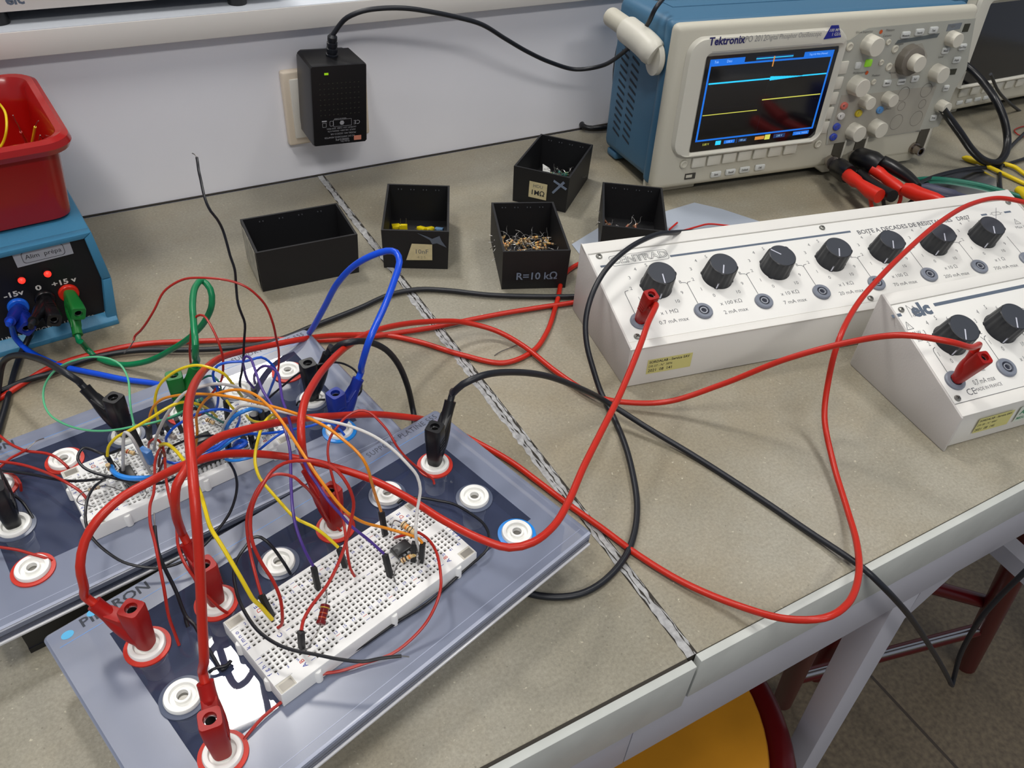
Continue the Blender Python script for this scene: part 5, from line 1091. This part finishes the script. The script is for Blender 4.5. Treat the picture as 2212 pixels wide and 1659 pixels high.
J('orange jumper wire with the widest arch, ending in the upper edge of the front board', ORN, [(321, 919, 55), (324, 897, 62), (332, 878, 70), (349, 863, 77), (385, 854, 86), (434, 851, 94), (483, 855, 98), (532, 864, 102), (580, 876, 106), (629, 890, 109), (680, 909, 111), (715, 929, 111), (739, 948, 110), (762, 967, 107), (783, 990, 103), (795, 1014, 97), (802, 1040, 88), (811, 1070, 74), (823, 1104, 60)], .75, [((824, 1107), (832, 1156), 58.5, 45), ((321, 920), (323, 948), 54, 40)])
J('orange jumper wire crossing the red plug toward the black chip on the front board', ORN, [(421, 975, 42), (425, 950, 52), (426, 928, 60), (424, 903, 70), (431, 882, 80), (450, 859, 90), (483, 846, 98), (515, 842, 103), (548, 851, 107), (572, 869, 109), (597, 895, 110), (621, 928, 110), (641, 959, 109), (657, 984, 107), (676, 1014, 104), (701, 1049, 99), (731, 1088, 92), (751, 1108, 88), (784, 1128, 80), (834, 1141, 70), (885, 1156, 64), (906, 1165, 61), (912, 1173, 59)], .75, [((913, 1175), (910, 1214), 58, 45)])
J('pale grey jumper wire curving from the rear board down to the front board chip', WHW, [(480, 932, 48), (484, 920, 56), (493, 905, 62), (507, 887, 70), (523, 877, 78), (548, 877, 86), (597, 887, 96), (680, 904, 104), (739, 916, 106), (774, 927, 106), (809, 943, 104), (844, 967, 100), (880, 1002, 94), (901, 1028, 88), (908, 1056, 82), (906, 1075, 78), (900, 1110, 72), (898, 1150, 66), (899, 1165, 62), (905, 1186, 54), (909, 1202, 47)], .8)
J('yellow jumper wire crossing from the rear board to the middle top of the front board', YLW, [(533, 898, 52), (538, 904, 58), (548, 910, 64), (567, 912, 72), (585, 907, 78), (596, 899, 84), (588, 896, 88), (578, 904, 90), (567, 920, 92), (559, 944, 92), (552, 975, 90), (551, 1000, 88), (561, 1032, 84), (587, 1064, 80), (610, 1090, 76), (637, 1118, 72), (682, 1141, 68), (708, 1161, 64), (731, 1183, 60)], .8, [((733, 1186), (746, 1224), 58, 45)])
J('long yellow jumper wire from the rear board down the left end of the front board', YLW, [(346, 964, 48), (350, 960, 56), (362, 960, 62), (382, 976, 68), (402, 1003, 74), (418, 1032, 78), (435, 1072, 82), (443, 1100, 84), (455, 1140, 84), (478, 1177, 82), (506, 1224, 76), (524, 1255, 70), (539, 1282, 64), (548, 1296, 60), (563, 1309, 55), (575, 1323, 51), (588, 1338, 46)], 1.0)
J('red jumper wire in the tallest arch above the left end of the front board', RDW, [(600, 1356, 46), (608, 1350, 48), (610, 1333, 54), (606, 1295, 62), (591, 1257, 70), (564, 1214, 78), (545, 1170, 86), (541, 1122, 92), (547, 1088, 97), (565, 1052, 102), (588, 1018, 106), (613, 1001, 109), (650, 995, 112), (690, 998, 112), (710, 1005, 111), (731, 1020, 109), (751, 1047, 104), (762, 1075, 98), (764, 1095, 93), (758, 1126, 87), (748, 1169, 80), (733, 1212, 74), (708, 1262, 68), (670, 1313, 62), (655, 1341, 59), (651, 1362, 58)], .8, [((650, 1365), (652, 1400), 57.5, 45)])
J('red jumper wire from the front board up behind the middle red plug', RDW, [(564, 1284, 60), (553, 1245, 66), (541, 1195, 72), (534, 1150, 80), (534, 1115, 86), (545, 1080, 92), (562, 1048, 96), (588, 1027, 99), (608, 1024, 99), (636, 1031, 98), (652, 1045, 94), (665, 1056, 88), (690, 1090, 66), (712, 1125, 46), (738, 1148, 37)], .75, [((565, 1287), (588, 1333), 58.5, 45)])
J('thin red wire from the black plug washer over the blue plug to the front board', RDW, [(938, 1046, 36), (936, 1037, 38), (922, 1025, 42), (898, 1007, 50), (875, 986, 58), (856, 962, 66), (840, 934, 72), (816, 906, 78), (797, 890, 80), (774, 887, 80), (750, 899, 78), (727, 924, 76), (713, 946, 74), (708, 974, 72), (713, 1009, 70), (722, 1045, 69), (736, 1100, 68), (745, 1145, 66), (750, 1190, 60), (757, 1228, 52), (766, 1245, 46)], .7)
J('red wire looping round the right end of the front board to the lowest left socket', RDW, [(853, 1162, 46), (862, 1159, 50), (880, 1154, 52), (898, 1149, 53), (923, 1163, 54), (941, 1189, 55), (951, 1232, 56), (952, 1270, 54), (943, 1303, 50), (920, 1346, 44), (885, 1384, 40), (847, 1412, 38), (784, 1434, 37), (733, 1450, 37), (695, 1457, 37), (657, 1480, 37), (606, 1518, 37), (568, 1549, 37), (543, 1577, 36.5), (527, 1597, 35.6)], .75)
J('black wire from the hidden middle rear socket round the right end of the front board', BKW, [(859, 1087, 36), (866, 1080, 37), (877, 1077, 37), (906, 1075, 37), (943, 1081, 38), (980, 1089, 39), (1016, 1109, 40), (1046, 1133, 41), (1057, 1160, 41), (1053, 1185, 40), (1036, 1204, 39), (1004, 1231, 37), (975, 1258, 36.5), (923, 1303, 36.5), (847, 1351, 36.5), (784, 1394, 36.5), (750, 1414, 36.5)], .8)
J('black wire looping over the left end of the front board with a bare tip', BKW, [(627, 1239, 36), (617, 1222, 46), (607, 1207, 52), (586, 1179, 60), (564, 1161, 64), (548, 1161, 64), (531, 1181, 62), (513, 1207, 60), (505, 1237, 60), (508, 1265, 60), (516, 1295, 60), (531, 1326, 60), (556, 1361, 59), (594, 1389, 58), (632, 1404, 57), (683, 1414, 56), (733, 1424, 55), (784, 1429, 54), (822, 1422, 53), (867, 1417, 52)], .8, bare=[[(866, 1417, 52), (875, 1418, 52), (884, 1419, 52)]])
J('red wire running down left of the front-holder plugs into the cover', RDW, [(348, 966, 46), (341, 978, 54), (335, 998, 60), (334, 1030, 66), (332, 1065, 70), (324, 1093, 74), (325, 1133, 76), (334, 1169, 76), (344, 1219, 72), (354, 1270, 64), (365, 1333, 50), (379, 1372, 40), (387, 1394, 35.5)], .75)
J('second red wire dropping from the rear board behind the leftmost red plugs', RDW, [(352, 966, 46), (356, 985, 54), (357, 1007, 58), (360, 1043, 62), (369, 1088, 64), (381, 1135, 66), (385, 1180, 66), (398, 1215, 64), (425, 1255, 58), (451, 1290, 48), (478, 1316, 40), (491, 1324, 36)], .75)
J('black wire with bent end lying on the left part of the front holder', BKW, [(334, 1136, 70), (336, 1160, 68), (342, 1194, 64), (354, 1224, 60), (368, 1252, 54), (380, 1277, 50), (397, 1322, 44), (405, 1336, 42), (420, 1350, 42), (436, 1380, 40), (458, 1415, 38), (481, 1448, 37), (489, 1440, 37), (499, 1427, 37)], .9, bare=[[(335, 1138, 70), (333, 1120, 71), (333, 1108, 72)]])
J('short black stub hooked beside the lowest left red plug', BKW, [(452, 1452, 37), (460, 1446, 38), (474, 1441, 38), (488, 1438, 38), (499, 1428, 38)], .8)
J('short black stub under the knot of the bent black wire', BKW, [(400, 1328, 42), (402, 1342, 40), (406, 1354, 38)], .9)
# --- rear board
J('tall thin black wire rising from the rear board in front of the wall panel', BKW, [(520, 842, 40), (518, 826, 46), (523, 800, 54), (526, 770, 64), (527, 740, 74), (529, 699, 86), (521, 676, 94), (514, 655, 100), (510, 617, 110), (507, 582, 120), (497, 552, 128), (491, 529, 134), (481, 496, 142), (468, 472, 150), (455, 456, 156), (446, 438, 160), (439, 415, 164), (434, 390, 168), (429, 368, 172), (427, 352, 174), (425, 340, 176)], .75, bare=[[(425, 340, 176), (421, 334, 177), (415, 331, 178)]])
J('thin red wire arching over the green loop with its bare end above the bench', RDW, [(598, 812, 40), (602, 790, 48), (602, 757, 60), (597, 733, 70), (590, 700, 84), (576, 664, 96), (560, 643, 104), (532, 620, 112), (494, 606, 116), (430, 600, 116), (392, 605, 112), (354, 630, 104), (334, 668, 94), (316, 698, 84), (303, 715, 76), (291, 727, 70), (289, 736, 68)], .7, bare=[[(289, 736, 68), (281, 749, 64), (268, 763, 60)]])
J('thin red wire making a narrow arch beside the green plug', RDW, [(418, 812, 44), (413, 790, 54), (410, 760, 66), (412, 730, 78), (415, 701, 88), (425, 683, 94), (440, 682, 96), (463, 718, 90), (474, 745, 84), (481, 770, 76), (482, 795, 68), (478, 822, 58), (458, 850, 48), (441, 866, 42)], .7)
J('mint green wire making a big loop over the bench left of the rear board', MINT, [(400, 886, 60), (369, 901, 66), (326, 914, 70), (289, 921, 70), (260, 927, 68), (217, 931, 64), (174, 927, 58), (135, 914, 54), (108, 896, 54), (95, 870, 56), (95, 838, 60), (108, 812, 66), (130, 792, 72), (163, 778, 78), (202, 771, 82), (239, 776, 82), (260, 788, 80), (276, 816, 76), (281, 870, 70), (285, 898, 64), (290, 920, 60)], .6)
J('thin black wire tied round the black plug of the rear holder', BKW, [(576, 864, 34), (600, 843, 40), (645, 807, 52), (680, 790, 58), (715, 783, 58), (743, 786, 54), (767, 800, 50), (779, 821, 46), (780, 845, 42), (771, 856, 38), (766, 857, 36)], .65)
J('thin black wire end curled at the foot of the black rear plug', BKW, [(641, 875, 33), (645, 868, 33), (660, 865, 33), (685, 864, 33), (702, 863, 34)], .7)
J('yellow wire arching high over the green plug of the rear holder', YLW, [(343, 913, 54), (337, 890, 62), (335, 863, 70), (344, 833, 80), (366, 811, 88), (393, 796, 94), (426, 789, 98), (458, 796, 98), (483, 807, 94), (499, 825, 86), (512, 842, 76), (523, 857, 62)], .8, [((343, 914), (349, 936), 53, 40)])
J('yellow wire lying low across the left half of the rear board', YLW, [(232, 985, 56), (234, 966, 62), (250, 946, 68), (282, 929, 74), (326, 903, 80), (358, 883, 84), (386, 870, 84), (405, 869, 82), (430, 874, 76), (452, 886, 64), (468, 900, 48)], .8, [((232, 986), (245, 1008), 54, 40)])
J('short yellow wire end entering the middle of the rear board', YLW, [(489, 864, 56), (497, 875, 54), (507, 886, 50), (517, 896, 44)], .75, [((488, 868), (492, 907), 54, 40)])
J('narrow grey wire hoop at the left of the rear board', GRY, [(266, 1022, 42), (266, 1000, 52), (266, 970, 62), (267, 945, 70), (270, 934, 74), (276, 936, 74), (284, 945, 72), (292, 958, 68), (303, 980, 60), (310, 995, 55), (320, 1012, 48), (327, 1025, 42)], .9)
J('grey wire arching up from the blue capacitor toward the green plug', GRY, [(333, 972, 44), (336, 950, 56), (344, 928, 66), (361, 895, 78), (385, 863, 86), (401, 848, 90), (428, 837, 92), (466, 829, 92), (507, 835, 86), (532, 850, 76), (548, 861, 64), (556, 868, 52)], .9)
J('teal wire leaving the knot and curving behind the tall red cable', TEAL, [(290, 921, 62), (312, 917, 64), (340, 911, 64), (369, 903, 62), (395, 893, 58), (416, 880, 52)], .7)
J('teal wire hooped beside the green plug above the rear board', TEAL, [(420, 838, 46), (426, 828, 54), (436, 819, 60), (450, 812, 64), (462, 814, 66), (472, 824, 64), (477, 838, 56), (479, 858, 46)], .65)
J('teal wire lying across the upper part of the rear board', TEAL, [(416, 862, 50), (422, 876, 50), (434, 884, 48), (446, 893, 46), (462, 902, 44), (484, 914, 41)], .65)
J('blue wire arching from the left of the rear board under the tall red cable', BLU, [(359, 956, 44), (360, 944, 52), (374, 925, 58), (401, 907, 64), (420, 896, 68), (442, 888, 68), (475, 884, 66), (500, 889, 58), (518, 897, 46)], .8)
J('blue wire making a wide loop above the top edge of the rear board', BLU, [(456, 898, 42), (466, 886, 52), (471, 866, 62), (470, 838, 72), (463, 822, 78), (460, 806, 82), (470, 790, 86), (491, 783, 88), (532, 780, 88), (564, 772, 86), (580, 780, 82), (595, 798, 74), (595, 811, 68), (587, 833, 58), (578, 856, 46), (574, 866, 40)], .75)
J('bright blue thick wire arching over the middle of the rear board', BLB, [(489, 932, 44), (490, 922, 54), (500, 906, 62), (516, 893, 66), (540, 884, 66), (556, 884, 60), (566, 892, 48)], 1.2)
J('blue wire from the rear board centre to the blue ringed socket', BLU, [(432, 988, 48), (445, 982, 54), (472, 967, 58), (492, 950, 60), (511, 941, 60), (534, 937, 58), (564, 937, 54), (611, 932, 48), (641, 926, 44), (672, 920, 42), (692, 914, 42), (712, 914, 42), (724, 920, 40), (736, 930, 37), (744, 940, 34)], .8)
J('bright blue wire bundled along the front half of the rear board', BLB, [(426, 985, 46), (440, 984, 52), (460, 978, 54), (482, 965, 56), (500, 950, 56), (520, 940, 54), (545, 938, 48), (560, 941, 42)], 1.0)
J('blue wire bundled under the others along the rear board', BLU, [(430, 980, 44), (450, 972, 50), (473, 960, 52), (494, 944, 52), (508, 928, 50), (516, 912, 46), (518, 902, 42)], .8)
J('blue wire leaving the front edge of the rear board toward the blue socket', BLU, [(560, 972, 42), (572, 962, 48), (588, 949, 50), (604, 938, 50), (618, 931, 48), (628, 930, 42)], .75)
J('short thick blue hook near the front right of the rear board', BLU, [(486, 976, 42), (505, 970, 50), (524, 963, 52), (531, 956, 52), (524, 952, 52), (512, 956, 48), (506, 962, 42)], 1.4)
J('blue wire looping below the red lead at the front edge of the rear board', BLB, [(488, 992, 42), (500, 995, 46), (516, 994, 48), (538, 989, 48), (552, 984, 44)], .9)
J('bright blue thick wire lying in front of the grey hoop on the rear board', BLB, [(241, 1008, 46), (246, 1020, 52), (258, 1028, 54), (280, 1033, 54), (305, 1033, 54), (330, 1032, 50), (352, 1028, 44)], 1.4)
J('dark blue wire pair under the red lead at the rear board front', BLU, [(352, 990, 42), (360, 997, 46), (378, 1001, 48), (398, 999, 46), (410, 994, 42)], .8)
J('black wire looping out over the washer left of the rear board', BKW, [(268, 969, 42), (262, 970, 50), (247, 976, 54), (228, 981, 56), (210, 976, 58), (192, 969, 58), (180, 968, 58), (171, 978, 57), (168, 992, 55), (180, 1009, 54), (198, 1019, 53), (228, 1028, 52), (265, 1037, 52), (301, 1043, 50), (337, 1045, 48), (364, 1039, 46), (383, 1029, 42)], .8)
J('black wire coming from the left edge onto the rear board', BKW, [(-20, 1012, 36), (0, 1016, 37), (43, 1021, 38), (80, 1027, 39), (108, 1033, 42), (152, 1039, 46), (195, 1037, 48), (228, 1032, 48), (246, 1026, 45), (256, 1020, 41)], .8)
J('black wire circling under the left of the red leads from board to board', BKW, [(226, 1036, 42), (214, 1043, 52), (201, 1055, 58), (190, 1075, 60), (185, 1100, 60), (185, 1126, 58), (192, 1150, 54), (208, 1172, 50), (228, 1190, 46), (266, 1214, 44), (304, 1224, 43), (342, 1227, 42), (380, 1219, 43), (410, 1204, 44), (443, 1176, 46), (468, 1148, 48), (494, 1112, 50), (507, 1080, 50), (512, 1046, 48), (507, 1020, 46), (498, 1003, 44), (489, 990, 41)], .75)
J('black wire bridging the middle of the rear board', BKW, [(362, 978, 44), (366, 968, 50), (385, 958, 54), (410, 948, 56), (435, 942, 56), (460, 941, 52), (478, 948, 44)], .75)
J('short black wire hook at the right front of the rear board', BKW, [(545, 962, 42), (553, 952, 50), (562, 936, 54), (566, 920, 48), (566, 912, 41)], .7)
J('red wire with bare end passing the second washer of the rear holder', RDW, [(-20, 930, 40), (0, 942, 40), (22, 959, 40), (40, 968, 40), (56, 974, 40), (98, 979, 40), (120, 987, 40), (134, 998, 38), (145, 1008, 36), (150, 1017, 31)], .8)
J('red wire with a silver stripped end over the rear holder edge', RDW, [(-10, 1018, 36), (6, 1004, 37), (22, 990, 38), (38, 982, 39), (59, 971, 42)], .75, bare=[[(59, 971, 42), (68, 962, 43), (78, 953, 44), (95, 947, 45)]])
J('red wire crossing from the left edge into the rear board corner', RDW, [(-20, 994, 38), (0, 997, 38), (43, 1003, 39), (87, 1016, 42), (130, 1035, 48), (163, 1054, 46), (176, 1064, 44), (187, 1077, 41)], .8)
J('red wire ending at the washer of the lowest left rear socket', RDW, [(-20, 1178, 36), (0, 1182, 36), (38, 1188, 35), (76, 1199, 34), (100, 1206, 33), (113, 1212, 30.5)], .75)
J('short red wire bent at the left edge socket of the rear holder', RDW, [(20, 1022, 34), (34, 1030, 36), (44, 1045, 36), (46, 1060, 31)], .75)
J('black wire arc hugging the leftmost black plug foot', BKW, [(14, 1062, 42), (30, 1070, 40), (48, 1084, 36), (62, 1104, 33), (72, 1121, 30.5)], .75)
J('brown wire knot below the yellow wire on the rear board', BRW, [(340, 1030, 42), (346, 1012, 48), (352, 998, 54), (356, 985, 56), (350, 976, 54), (345, 990, 48), (343, 1008, 42)], .7)
J('dark red wire hoop left of the blue capacitor top', RDW, [(321, 966, 42), (323, 956, 50), (333, 948, 54), (343, 952, 52), (350, 963, 46), (354, 972, 41)], .7)
for (a, b, lab) in (((284, 924), (308, 973), 'tall black pin housing leaning behind the grey hoop'), ((356, 918), (367, 934), 'black pin housing behind the blue arch on the rear board'), ((381, 905), (393, 932), 'black pin housing left of the tall red cable'), ((564, 886), (566, 912), 'black pin housing near the right end of the rear board'), ((492, 956), (494, 976), 'black pin housing in the blue bundle'), ((541, 938), (547, 966), 'black pin housing at the right front of the rear board'), ((583, 916), (586, 930), 'small black pin housing at the right end rows'), ((526, 945), (530, 962), 'black pin housing behind the blue hook'), ((895, 1172), (893, 1212), 'black pin housing right beside the front board chip')):
    zb = 45 if a[1] > 1100 else 40; A, B = pz(*a, zb + 13.5), pz(*b, zb); d = (A - B).normalized(); q = MB()
    M = Matrix.Translation(B) @ d.to_track_quat('Z', 'Y').to_matrix().to_4x4() @ Matrix.Rotation(.4, 4, 'Z'); q.box(-1.3, 1.3, -1.3, 1.3, .2, (A - B).length, BLKM, .15, M=M)
    q.build('pin_housing', origin=B, label=lab, cat='connector')
# bin contents
YT = pM
J('yellow wire curving in the red bin at the left edge', YLW, [(-14, 215, 122), (2, 228, 124), (13, 250, 124), (14, 280, 118), (8, 305, 110), (-4, 325, 104)], .9)
J('red wire standing in the red bin with a copper tip', RDW, [(66, 330, 98), (58, 310, 112), (52, 298, 120), (45, 285, 128)], .9, bare=[[(45, 285, 128), (40, 272, 134), (34, 262, 140), (28, 249, 146)]])
J('short yellow wire standing in the red bin with a silver tip', YLW, [(64, 330, 96), (70, 305, 114), (76, 274, 130)], .9, bare=[[(76, 274, 130), (79, 266, 134), (83, 261, 137)]])
J('thin copper strands poking above the red bin rim', BRW, [(88, 318, 100), (87, 310, 106)], .4, bare=[[(87, 312, 108), (85, 300, 116), (86, 292, 120)], [(97, 310, 108), (92, 300, 114), (87, 292, 120)]])

# --- resistors on the boards
def res_at(label, a, b, z0, z1, r, body, bands, leads, lr=.28):
    A, B = pz(*a, z0), pz(*b, z1); c = (A + B) / 2; d = (B - A); L = d.length; M = Matrix.Translation(c) @ d.normalized().to_track_quat('X', 'Z').to_matrix().to_4x4(); Mi = M.inverted()
    t = thing('resistor', label, 'resistor', M); n = 40; Mx = Matrix.Rotation(PI / 2, 4, 'Y'); q = MB()
    def rad(s):
        s = abs(s); return r * (1.0 if .6 < s < .86 else (.84 if s <= .5 else (.84 + .16 * (s - .5) / .1 if s <= .6 else max(.08, math.sqrt(max(0, 1 - ((s - .86) / .14) ** 2))))))
    for k in range(n):
        s0, s1 = -1 + 2 * k / n, -1 + 2 * (k + 1) / n; sm = (s0 + s1) / 2; m = body
        for cc, w_, bm_ in bands:
            if abs(sm - cc) < w_: m = bm_
        q.lathe([(rad(s0), s0 * L / 2), (rad(s1), s1 * L / 2)], m, 20, Mx, cap=False)
    q.build('body', t)
    for Lp in leads: q = MB(); q.tube(spline([Mi @ p for p in wire(Lp)], 1.2), lr, PINM, 6); q.build('lead', t)
    return t
res_at('larger tan resistor with yellow and black bands above the front board chip', (868, 1131), (899, 1154), 54, 53, 1.9, TAN, [(-.7, .06, BLKB), (-.3, .1, ORB), (0, .06, BLKB), (.35, .05, BLKB)], [[(868, 1131, 54), (860, 1126, 56), (853, 1124, 57), (847, 1135, 52), (844.6, 1156, 44)], [(899, 1154, 53), (902, 1165, 54), (901, 1185, 50), (905, 1200, 46)]])
res_at('tan resistor with orange band lying in front of the front board chip', (866, 1213), (899, 1195), 48, 51, 1.35, TAN, [(-.66, .07, BRN), (-.3, .08, BLKB), (.1, .08, ORB), (.7, .05, GLD)], [[(866, 1213, 48), (858, 1222, 48), (852, 1237, 47), (851, 1248, 46), (856, 1262, 44)], [(899, 1195, 51), (906, 1193, 52), (910, 1200, 50), (906, 1212, 47), (902, 1224, 44)]])
DRB = mat('dark_red_resistor', (104, 16, 18), .18, coat=.6)
res_at('dark red glossy resistor with gold bands standing on the front board', (704, 1305), (692, 1351), 58, 55, 2.35, DRB, [(-.62, .05, GLD), (-.12, .05, mat('orange_brown_band', (170, 70, 30), .3)), (.3, .05, mat('orange_brown_band', (0, 0, 0)))], [[(704, 1305, 58), (706, 1292, 60), (705, 1278, 58), (702, 1285, 50), (701, 1290, 44)], [(692, 1351, 55), (688, 1362, 54), (676, 1382, 52), (668, 1398, 50), (657, 1404, 45)]], .34)
res_at('tan resistor with red bands left of the blue capacitor on the rear board', (272, 974), (291, 980), 46, 46, 1.3, TAN, [(-.5, .1, REDK), (-.1, .08, BRN), (.5, .07, GLD)], [[(272, 974, 46), (262, 972, 48), (254, 980, 46), (250, 990, 41)], [(291, 980, 46), (306, 986, 46), (312, 996, 41)]])
res_at('tan resistor with brown bands in the clear centre of the rear board', (445, 906), (463, 914), 45, 44, 1.3, TAN, [(-.5, .1, BRN), (-.1, .08, BLKB), (.3, .07, BRN)], [[(445, 906, 45), (436, 903, 46), (430, 908, 41)], [(463, 914, 44), (474, 920, 44), (484, 928, 41)]])
res_at('brownish resistor at the left end of the rear board with long curved leads', (190, 1060), (216, 1051), 47, 47, 1.15, mat('beige_resistor', (176, 160, 134), .45), [(-.5, .1, BRN), (.3, .1, BRN)], [[(190, 1060, 47), (180, 1063, 48), (170, 1072, 48), (166, 1083, 48), (176, 1090, 45), (200, 1094, 41)], [(216, 1051, 47), (226, 1049, 48), (240, 1052, 48), (256, 1058, 45), (270, 1060, 41)]])
res_at('small tan resistor standing by the yellow wire housing on the rear board', (232, 1003), (238, 1014), 52, 47, 1.25, TAN, [(-.3, .1, BRN), (.2, .1, BLKB)], [[(238, 1014, 47), (244, 1026, 44), (250, 1034, 41)], [(232, 1003, 52), (228, 1012, 48), (226, 1022, 41)]])
res_at('tan resistor near the purple wires at the back of the rear board', (554, 862), (562, 867), 46, 45, 1.2, TAN, [(-.3, .1, BLKB), (.3, .1, BRN)], [[(554, 862, 46), (548, 862, 44), (546, 868, 41)], [(562, 867, 45), (570, 872, 43), (574, 878, 41)]])
res_at('grey beaded resistor between the blue arches of the rear board', (370, 942), (379, 946), 44, 44, 1.5, mat('grey_bead', (150, 140, 132), .4), [], [[(370, 942, 44), (362, 938, 43), (358, 944, 41)], [(379, 946, 44), (388, 950, 43), (394, 956, 41)]])
res_at('green and tan resistor beside the green plug foot', (424, 867), (438, 862), 48, 50, 1.3, GRR, [(-.3, .12, TAN), (.4, .1, BRN)], [[(424, 867, 48), (418, 872, 45), (416, 878, 41)], [(438, 862, 50), (446, 862, 48), (450, 872, 41)]])
# leads standing among the front rows of the rear board
for k, (lab, pts) in enumerate((('thin bare wire clipped in the front rows of the rear board', [(262, 1037, 44), (275, 1046, 46), (286, 1056, 44), (298, 1062, 41)]), ('bare wire zigzag at the front edge of the rear board', [(318, 1052, 41), (314, 1060, 45), (317, 1066, 44), (313, 1073, 41)]), ('thin bare wire beside the narrow grey hoop', [(246, 996, 46), (256, 1006, 45), (262, 1016, 41)]))):
    p = wire(pts); q = MB(); q.tube(spline(p, 1.2), .28, PINM, 6); q.build('bare_wire', origin=p[0], label=lab, cat='wire')
p = wire([(1068, 768, .5), (1080, 760, 1), (1100, 752, 1), (1125, 741, .5)]); q = MB(); q.tube(spline(p, 2), .35, PINM, 6); q.build('bare_wire', origin=p[0], label='cut piece of bare wire lying on the bench between the red leads', cat='wire')
# chips
def chip(label, c, z, deg, L=9.4, Wc=6.4, n=4):
    M = Matrix.Translation(pz(*c, z)) @ Matrix.Rotation(math.radians(deg), 4, 'Z'); t = thing('integrated_circuit', label, 'chip', M); q = MB()
    q.box(-L / 2, L / 2, -Wc / 2, Wc / 2, 1.0, 4.4, mat('chip_black', (30, 31, 34), .35), .5); q.cyl(1, 4.4, 4.45, mat('chip_dimple', (20, 20, 22), .4), 14, T(-L / 2 + 1.4, 0)); q.build('package', t)
    for k in range(n):
        for s_ in (-1, 1):
            x = (k - (n - 1) / 2) * 2.54; q = MB(); q.prism([(s_ * Wc / 2, 2.8), (s_ * (Wc / 2 + 1), 2.8), (s_ * (Wc / 2 + 1.1), -1), (s_ * (Wc / 2 + .7), -1), (s_ * (Wc / 2 + .6), 2.4), (s_ * Wc / 2, 2.4)], x - .7, x + .7, STEEL, 'x'); q.build('pin', t)
chip('black eight pin chip on the front board beside two resistors', (868, 1193), 45.6, 15.5)
chip('black chip at the front of the rear board below the red cable crossing', (446, 1003), 40.6, 9.6, 17.5, 6.4, 7)
chip('black chip at the left of the rear board below the grey hoop', (284, 1040), 40.6, 99, 17.5, 6.4, 7)
chip('black chip in the centre of the rear board behind the black wire bridge', (440, 955), 40.6, 9.6, 9.4, 6.4, 4)
chip('black chip at the back right of the rear board under the orange wires', (420, 884), 40.6, 9.6, 9.4, 6.4, 4)
# blue box capacitor and small round parts
cc = pz(322, 1000, 40); t = thing('capacitor', 'pale blue box capacitor standing on the rear board', 'capacitor', Matrix.Translation(cc) @ Matrix.Rotation(.55, 4, 'Z'))
q = MB(); q.box(-1.9, 1.9, -3.6, 3.6, 1.2, 10.6, mat('sky_capacitor', (74, 128, 196), .4), .5); q.build('body', t)
for dy in (-2.5, 2.5): q = MB(); q.tube([(0, dy, -1), (0, dy, 1.5)], .3, PINM, 6); q.build('lead', t)
for c, m, lab in (((553, 915), BLK, 'black round capacitor near the right end of the rear board'), ((576, 905), BLK, 'second black round capacitor beside the yellow wire loop')):
    cc = pz(*c, 40); t = thing('capacitor', lab, 'capacitor', Matrix.Translation(cc)); q = MB(); q.lathe([(2.9, .8), (3.0, 1.4), (3.0, 7.4), (2.6, 8), (0, 8)], mat('capacitor_sleeve', (24, 26, 34), .3), 24, cap=False); q.build('body', t)
    for dy in (-1.2, 1.2): q = MB(); q.tube([(0, dy, -1), (0, dy, 1)], .28, PINM, 6); q.build('lead', t)
